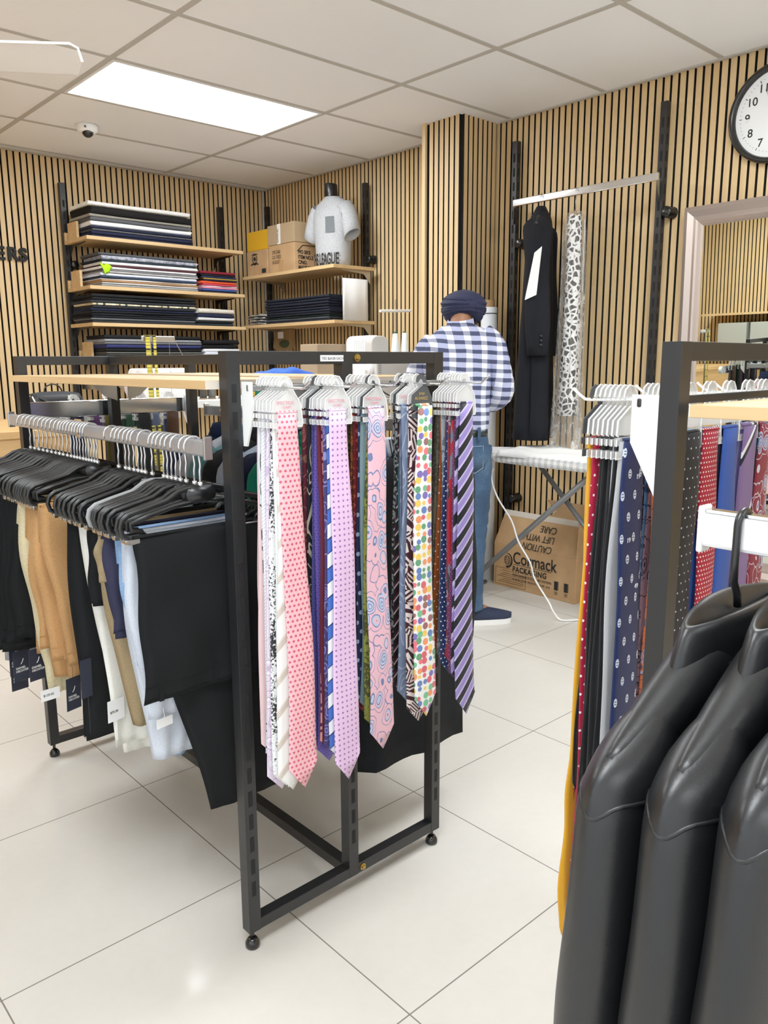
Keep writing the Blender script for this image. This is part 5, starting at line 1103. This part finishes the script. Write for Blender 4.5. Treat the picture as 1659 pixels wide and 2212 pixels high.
def jacket_hanger(lb, y, dz, dx=0):
    h = thing('jacket_hanger', lb, 'hanger', (JX+dx, y, JZ+dz), 0, 'jacket hangers on the near rail')
    R = .0135; m = MB(); m.tube([(R*cos(a), 0, -R+.010+R*sin(a)-.0) for a in [PI*1.0-q*PI*1.0/12 for q in range(13)]][::-1]+[(-R, 0, -.04), (-R*.9, 0, -.058), (-R*.2, 0, -.072), (0, 0, -.085)], .0038, 10); m.build('hook', black_plastic, h, True)
    MB().tube([(-.19, 0, -.185), (-.1, 0, -.14), (0, 0, -.115), (.1, 0, -.14), (.19, 0, -.185)], .010, 8).build('arms', black_plastic, h, True)
for i, (y, dz, lb) in enumerate(((.318, 0, 'black leather jacket furthest left and nearest the white rail end'), (.258, .012, 'black leather jacket in the middle of the three on the right'), (.200, .022, 'black leather jacket cut off by the right edge'))):
    leather_jacket(lb, y, dz-.0, 80+i); jacket_hanger(f'thick black plastic hanger holding the {["left", "middle", "right"][i]} leather jacket', y, dz)
# ------------------------------------------------------------------ the man at the work table
MO = Vector((2.876, 2.61, 0)); MR = math.radians(-46)
man = thing('person', 'man seen from behind in a blue turban, checked shirt and jeans at the table', 'person', MO, MR)
skin_m = plain('skin', '9c6a4c', .55)
def skel(name, joints, edges, mat, parent, root=0, sub=2, smooth=True):
    me = bpy.data.meshes.new(name); me.from_pydata([j[0] for j in joints], edges, []); me.materials.append(mat)
    o = bpy.data.objects.new(name, me); C.objects.link(o); o.parent = parent
    sk = o.modifiers.new('skin', 'SKIN'); sk.use_smooth_shade = True; sk.branch_smoothing = .6
    if not me.skin_vertices: me.attributes  # layer is made by the modifier
    bm = bmesh.new(); bm.from_mesh(me); L = bm.verts.layers.skin.verify()
    for v_, j in zip(bm.verts, joints):
        v_[L].radius = j[1] if isinstance(j[1], tuple) else (j[1], j[1])
    bm.verts.ensure_lookup_table(); bm.verts[root][L].use_root = True
    bm.to_mesh(me); bm.free()
    sb = o.modifiers.new('sub', 'SUBSURF'); sb.levels = sub; sb.render_levels = sub
    return o
# joints (x right, y away, z up)
SH_R, SH_L = (.13, .01, 1.40), (-.135, .03, 1.365)
EL_R, EL_L = (.19, .0, 1.155), (-.225, .12, 1.16)
WR_R, WR_L = (.085, .20, 1.09), (-.17, .36, 1.145)
J = []; E_ = []
def add(p, r, par=None):
    J.append((p, r)); i = len(J)-1
    if par is not None: E_.append((par, i))
    return i
pel = add((0, 0, .93), (.10, .085)); wa = add((-.01, .01, 1.08), (.105, .08), pel); ch = add((-.012, .02, 1.28), (.12, .085), wa); nb = add((-.018, .03, 1.42), .07, ch); nk = add((.0, .055, 1.49), .048, nb); hd = add((.012, .095, 1.55), (.07, .082), nk); tp_ = add((.012, .11, 1.62), (.06, .07), hd)
def finger(base, pts, r, par):
    q = par
    for i, p in enumerate(pts): q = add(p, max(.006, r*(1-.12*i)), q)
for s, sh, el, wr in ((1, SH_R, EL_R, WR_R), (-1, SH_L, EL_L, WR_L)):
    a = add(sh, .045, nb); b = add(((sh[0]+el[0])/2, (sh[1]+el[1])/2, (sh[2]+el[2])/2), .046, a); c = add(el, .038, b); d = add(wr, .026, c)
    W_ = Vector(wr); D_ = Vector((-s*.35, .8, -.18)).normalized(); N_ = D_.cross(Vector((0, 0, 1))).normalized()
    pm = add(tuple(W_+D_*.05), (.034, .018), d)
    for i, (o_, L_) in enumerate(((-.028, .068), (-.009, .078), (.010, .074), (.027, .06))):
        b0 = W_+D_*.085+N_*o_; finger(None, [tuple(b0), tuple(b0+D_*L_*.5+Vector((0, 0, -.008))), tuple(b0+D_*L_*.85+Vector((0, 0, -.026)))], .009, pm)
    th = W_+D_*.03-N_*s*-.03*1; finger(None, [tuple(W_+D_*.035+N_*-s*.034), tuple(W_+D_*.065+N_*-s*.05+Vector((0, 0, -.008))), tuple(W_+D_*.09+N_*-s*.05+Vector((0, 0, -.014)))], .010, pm)
for s, hip, kn, an, toe in ((1, (.085, 0, .88), (.082, .01, .5), (.072, -.02, .09), (.2, .02, .03)), (-1, (-.09, .01, .88), (-.11, .05, .5), (-.12, .08, .09), (-.17, .24, .03))):
    a = add(hip, .085, pel); b = add(((hip[0]+kn[0])/2, (hip[1]+kn[1])/2, .69), .072, a); c = add(kn, .055, b); d = add(((kn[0]+an[0])/2, (kn[1]+an[1])/2, .3), .05, c); e = add(an, .035, d); add(toe, (.035, .02), e)
body = skel('body', J, E_, skin_m, man)
# face turned down to the work: nose, ears, eyes, mouth
m = MB(); m.prism([(-.012, 0), (.012, 0), (.005, .045), (-.005, .045)], (.012, .178, 1.528), (1, 0, 0), (0, -.2, 1), (0, .018, -.004)); m.build('nose', skin_m, man, True, bevel=.004)
m = MB()
for s in (-1, 1): m.ell((.012+s*.076, .085, 1.545), .010, .020, .032)
m.build('ears', skin_m, man, True)
m = MB()
for s in (-1, 1): m.ell((.012+s*.03, .168, 1.568), .012, .008, .007)
m.build('eyes', white_plastic, man, True)
MB().tube([(-.01, .172, 1.512), (.012, .18, 1.51), (.034, .172, 1.512)], .004, 6).build('mouth', plain('lip', '7c4a40', .5), man, True)
MB().grid(lambda u, v: Vector((.012+.066*cos(PI*u), .10+.072*sin(PI*u), 1.525-.06*v+.012*sin(PI*u)*v)), 18, 6).build('beard', cloth('grey_beard', '6a6560', .2), man, True, solid=.01)
# turban: wrapped folds
k = NT('turban_cloth'); x = k.xyz(k.co()); wv = k.n('ShaderNodeTexWave'); wv.bands_direction = 'DIAGONAL'; k.l(k.co(), wv.inputs['Vector']); wv.inputs['Scale'].default_value = 14; wv.inputs['Distortion'].default_value = 3; k.bump(wv.outputs['Fac'], .35, .006)
turb = k.fin('1c2140', .85)
m = MB()
def tb(u, v):
    a = 2*PI*u; c, s = cos(a), sin(a); V = v*PI*.5
    prof = [(0, .072), (.12, .092), (.3, .106), (.5, .108), (.68, .098), (.82, .075), (.93, .045), (1, .0)]
    for (p0, r0), (p1, r1) in zip(prof, prof[1:]):
        if p0 <= v <= p1: r = r0+(r1-r0)*((v-p0)/(p1-p0)); break
    lift = max(0, 1-v*1.8)*.030*max(0, -s)**1.5
    z = 1.498+.145*v**.9+lift-.012*max(0, 1-v*1.5)*abs(c)**2
    f = 1+.022*sin(a*2+v*26)*min(1, 4*(1-v))
    return Vector((.015+r*c*f, .095+r*1.02*s*f, z))
m.grid(tb, 48, 30, 0, True); tu = m.build('turban', turb, man, True, solid=.004)
m = MB()
for i in range(4): m.tube([(tb(.5+.5*j/16, .12+.16*i+.10*abs(j/8-1))-Vector((.015, .095, 0)))*1.0+Vector((.015, .095, 0)) for j in range(17)], .0055, 6)
m.build('turban_fold', turb, tu, True)
# checked shirt
k = NT('navy_check'); x = k.xyz(k.co()); nz = k.noise(k.co(), 5, 2).outputs[0]
fx = k.m('FRACT', k.m('DIVIDE', k.m('ADD', k.m('ADD', x[0], k.m('MULTIPLY', x[1], .35)), k.m('MULTIPLY', nz, .02)), .078)); fz = k.m('FRACT', k.m('DIVIDE', k.m('ADD', k.m('ADD', x[2], k.m('MULTIPLY', x[0], .06)), k.m('MULTIPLY', nz, .025)), .041))
V_ = k.m('GREATER_THAN', fx, .40); D_ = k.m('LESS_THAN', fz, .45)
c1 = k.mix(V_, 'e3e6f2', 'aab0d2'); c2 = k.mix(V_, '8d92a8', '3b4160'); k.bump(k.noise(k.co(), 11, 3).outputs[0], .35, .02)
check_m = k.fin(k.mix(D_, c1, c2), .85)
m = MB()
def ringp(z, cx, cy, rx, ry, n=32, e=2.4):
    out = []
    for i in range(n):
        a = 2*PI*i/n; c, s = cos(a), sin(a); out.append(Vector((cx+rx*abs(c)**(2/e)*(1 if c > 0 else -1), cy+ry*abs(s)**(2/e)*(1 if s > 0 else -1), z)))
    return out
R_ = [(.955, .0, .0, .128, .10), (.99, .0, .0, .138, .108), (1.04, -.004, .0, .146, .112), (1.12, -.006, .006, .148, .112), (1.2, -.008, .012, .158, .116), (1.28, -.01, .018, .17, .118), (1.35, -.012, .022, .18, .112), (1.4, -.013, .026, .172, .098), (1.435, -.016, .032, .14, .08), (1.46, -.018, .04, .095, .066), (1.478, -.02, .046, .07, .06)]
rs = [ringp(*r) for r in R_]
for i, rg_ in enumerate(rs):
    for v_ in rg_:
        if v_.z > 1.3: v_.z += -.10*(v_.x*-1+0)*.55*max(0, (v_.z-1.3)/.15)*(1 if v_.x < 0 else .25)*-1*-1 if False else 0
        z0 = v_.z; tilt = .12*(v_.x)*min(1, max(0, (z0-1.1)/.3)); v_.z += tilt
        v_.y += .006*sin(z0*60+v_.x*25)*(1 if z0 < 1.2 else .3)
n = 32; m.add([q for r in rs for q in r], [(i*n+j, i*n+(j+1) % n, (i+1)*n+(j+1) % n, (i+1)*n+j) for i in range(len(rs)-1) for j in range(n)])
sh_o = m.build('shirt', check_m, man, True, solid=.004)
def arm(nm, pts, rad, par, mat):
    pts = smoothp(pts, 5); N = len(pts); rr = []
    for i in range(N):
        t_ = i/(N-1)*(len(rad)-1); a = int(min(len(rad)-2, t_)); rr.append((rad[a]+(rad[a+1]-rad[a])*(t_-a))*(1+.035*sin(i*2.3)))
    return MB().tube(pts, rr, 18).build(nm, mat, par, True)
arm('sleeve', [(.10, .015, 1.425), (.15, .004, 1.375), (.18, -.008, 1.28), (.203, -.008, 1.19), (.198, .0, 1.145), (.16, .07, 1.105), (.10, .17, 1.088), (.085, .20, 1.086)], [.06, .064, .058, .055, .053, .048, .042, .036], sh_o, check_m)
arm('sleeve', [(-.12, .035, 1.39), (-.155, .03, 1.345), (-.19, .06, 1.27), (-.225, .11, 1.2), (-.232, .14, 1.165), (-.215, .22, 1.15), (-.17, .32, 1.145)], [.062, .068, .062, .058, .055, .048, .038], sh_o, check_m)
MB().grid(lambda u, v: Vector((-.002+(.066-.006*v)*cos(2*PI*u), .048+(.058-.004*v)*sin(2*PI*u), 1.468+.035*v-.012*sin(2*PI*u)*-1+.006*cos(2*PI*u))), 24, 4, 0, True).build('collar', check_m, sh_o, True, solid=.004)
# jeans
k = NT('denim'); v = k.co(); n1 = k.noise(v, 260, 2).outputs[0]; n2 = k.noise(v, 7, 4, .6).outputs[0]; k.bump(k.m('ADD', k.m('MULTIPLY', n1, .2), n2), .5, .02)
denim = k.fin(k.ramp(k.m('ADD', k.m('MULTIPLY', n1, .35), k.m('MULTIPLY', n2, .65)), [(.3, '223650'), (.52, '34506f'), (.75, '5a7590')]), .9)
m = MB(); rs = [ringp(*r, n=28) for r in [(.985, 0, .0, .128, .10), (.93, 0, 0, .138, .108), (.86, 0, -.004, .148, .112), (.79, 0, 0, .145, .105)]]
m.add([q for r in rs for q in r], [(i*28+j, i*28+(j+1) % 28, (i+1)*28+(j+1) % 28, (i+1)*28+j) for i in range(3) for j in range(28)])
je = m.build('jeans', denim, man, True, solid=.003)
for s, P in ((1, [(.078, 0, .90), (.078, .0, .74), (.078, .008, .56), (.074, .0, .46), (.07, -.015, .28), (.07, -.02, .12), (.072, -.02, .075)]), (-1, [(-.078, 0, .9), (-.09, .015, .74), (-.105, .04, .56), (-.11, .05, .46), (-.115, .07, .28), (-.12, .08, .1), (-.12, .08, .085)])):
    arm('trouser_leg', P, [.08, .083, .072, .067, .06, .057, .06], je, denim)
stitch = plain('pale_stitch', '8fa3b8', .8)
def hipy(x_, z_): rx, ry = .145, .110; return -ry*max(0, 1-(abs(x_)/rx)**2.4)**(1/2.4)-.003
for x0, x1 in ((.03, .112), (-.112, -.03)):
    xm = (x0+x1)/2; P = [(x0, .905), (x0, .80), (xm, .775), (x1, .80), (x1, .905), (x0, .905)]; Q = []
    for (a_, b_), (c_, d_) in zip(P, P[1:]):
        for i in range(8): t_ = i/8; Q.append(Vector((a_+(c_-a_)*t_, hipy(a_+(c_-a_)*t_, 0), b_+(d_-b_)*t_)))
    MB().tube(Q, .0014, 4, closed=True).build('back_pocket', stitch, je)

m = MB()
for x_ in (-.09, 0, .09): m.box(x_-.007, x_+.007, -.113, -.1, .935, .995)
m.build('belt_loop', denim, je)
MB().grid(lambda u, v: (lambda p: Vector((p.x*1.03, p.y*1.04, .948+.034*v)))(ringp(0, 0, 0, .131, .102, 40)[int(u*39.99)]), 40, 2, 0, True).build('belt', plain('dark_belt', '1c2420', .4), man, True, solid=.004)
def shoe(o, yaw):
    R3 = Matrix.Translation(o) @ Matrix.Rotation(yaw, 4, 'Z')
    def foot(u, v, up, sc=1):
        L = .275; y = -.07+L*v; w = (.036+.012*sin(min(1, v*1.1)*PI*.75))*(1 if v < .8 else max(.0, (1-((v-.8)/.2)**2))**.5)*(1 if v > .12 else (.35+.65*(v/.12))**.5)*sc
        hgt = up*(.085-.06*v**1.2 if v > .18 else .08)
        a = PI*u; return R3 @ Vector((w*cos(a), y, .022+max(.006, hgt)*sin(a)**.7))
    m = MB(); m.grid(lambda u, v: foot(u, v, 1), 14, 22); sh = m.build('shoe', cloth('navy_knit', '2c3346', .1, 400), man, True, solid=.002)
    def solep(v, s): p = foot(0 if s > 0 else 1, v, 0, 1.06); return p
    P = [solep(i/20, 1) for i in range(21)]+[solep(1-i/20, -1) for i in range(21)]
    m = MB(); n_ = len(P); m.add([Vector((p.x, p.y, .0)) for p in P]+[Vector((p.x, p.y, .026)) for p in P], [(i, (i+1) % n_, n_+(i+1) % n_, n_+i) for i in range(n_)]+[tuple(range(n_))[::-1], tuple(range(n_, 2*n_))]); m.build('sole', white_plastic, sh)
    m = MB()
    for i in range(3): a_ = R3 @ Vector((-.018, .055+.025*i, .078-.008*i)); b_ = R3 @ Vector((.018, .06+.025*i, .078-.008*i)); m.tube([a_, b_], .0025, 5)
    m.build('laces', black_plastic, sh)
shoe(Vector((.075, -.02, 0)), math.radians(-78)); shoe(Vector((-.12, .08, 0)), math.radians(12))
# ------------------------------------------------------------------ light and look
w = bpy.data.worlds.new('world'); bpy.context.scene.world = w; w.use_nodes = True
w.node_tree.nodes['Background'].inputs[0].default_value = (.88, .94, 1, 1); w.node_tree.nodes['Background'].inputs[1].default_value = 1.0
vs_ = bpy.context.scene.view_settings; vs_.view_transform = 'Standard'; vs_.look = 'None'; vs_.exposure = 1.06; vs_.gamma = 1.15
bpy.context.scene.cycles.max_bounces = 8; bpy.context.scene.cycles.transparent_max_bounces = 24
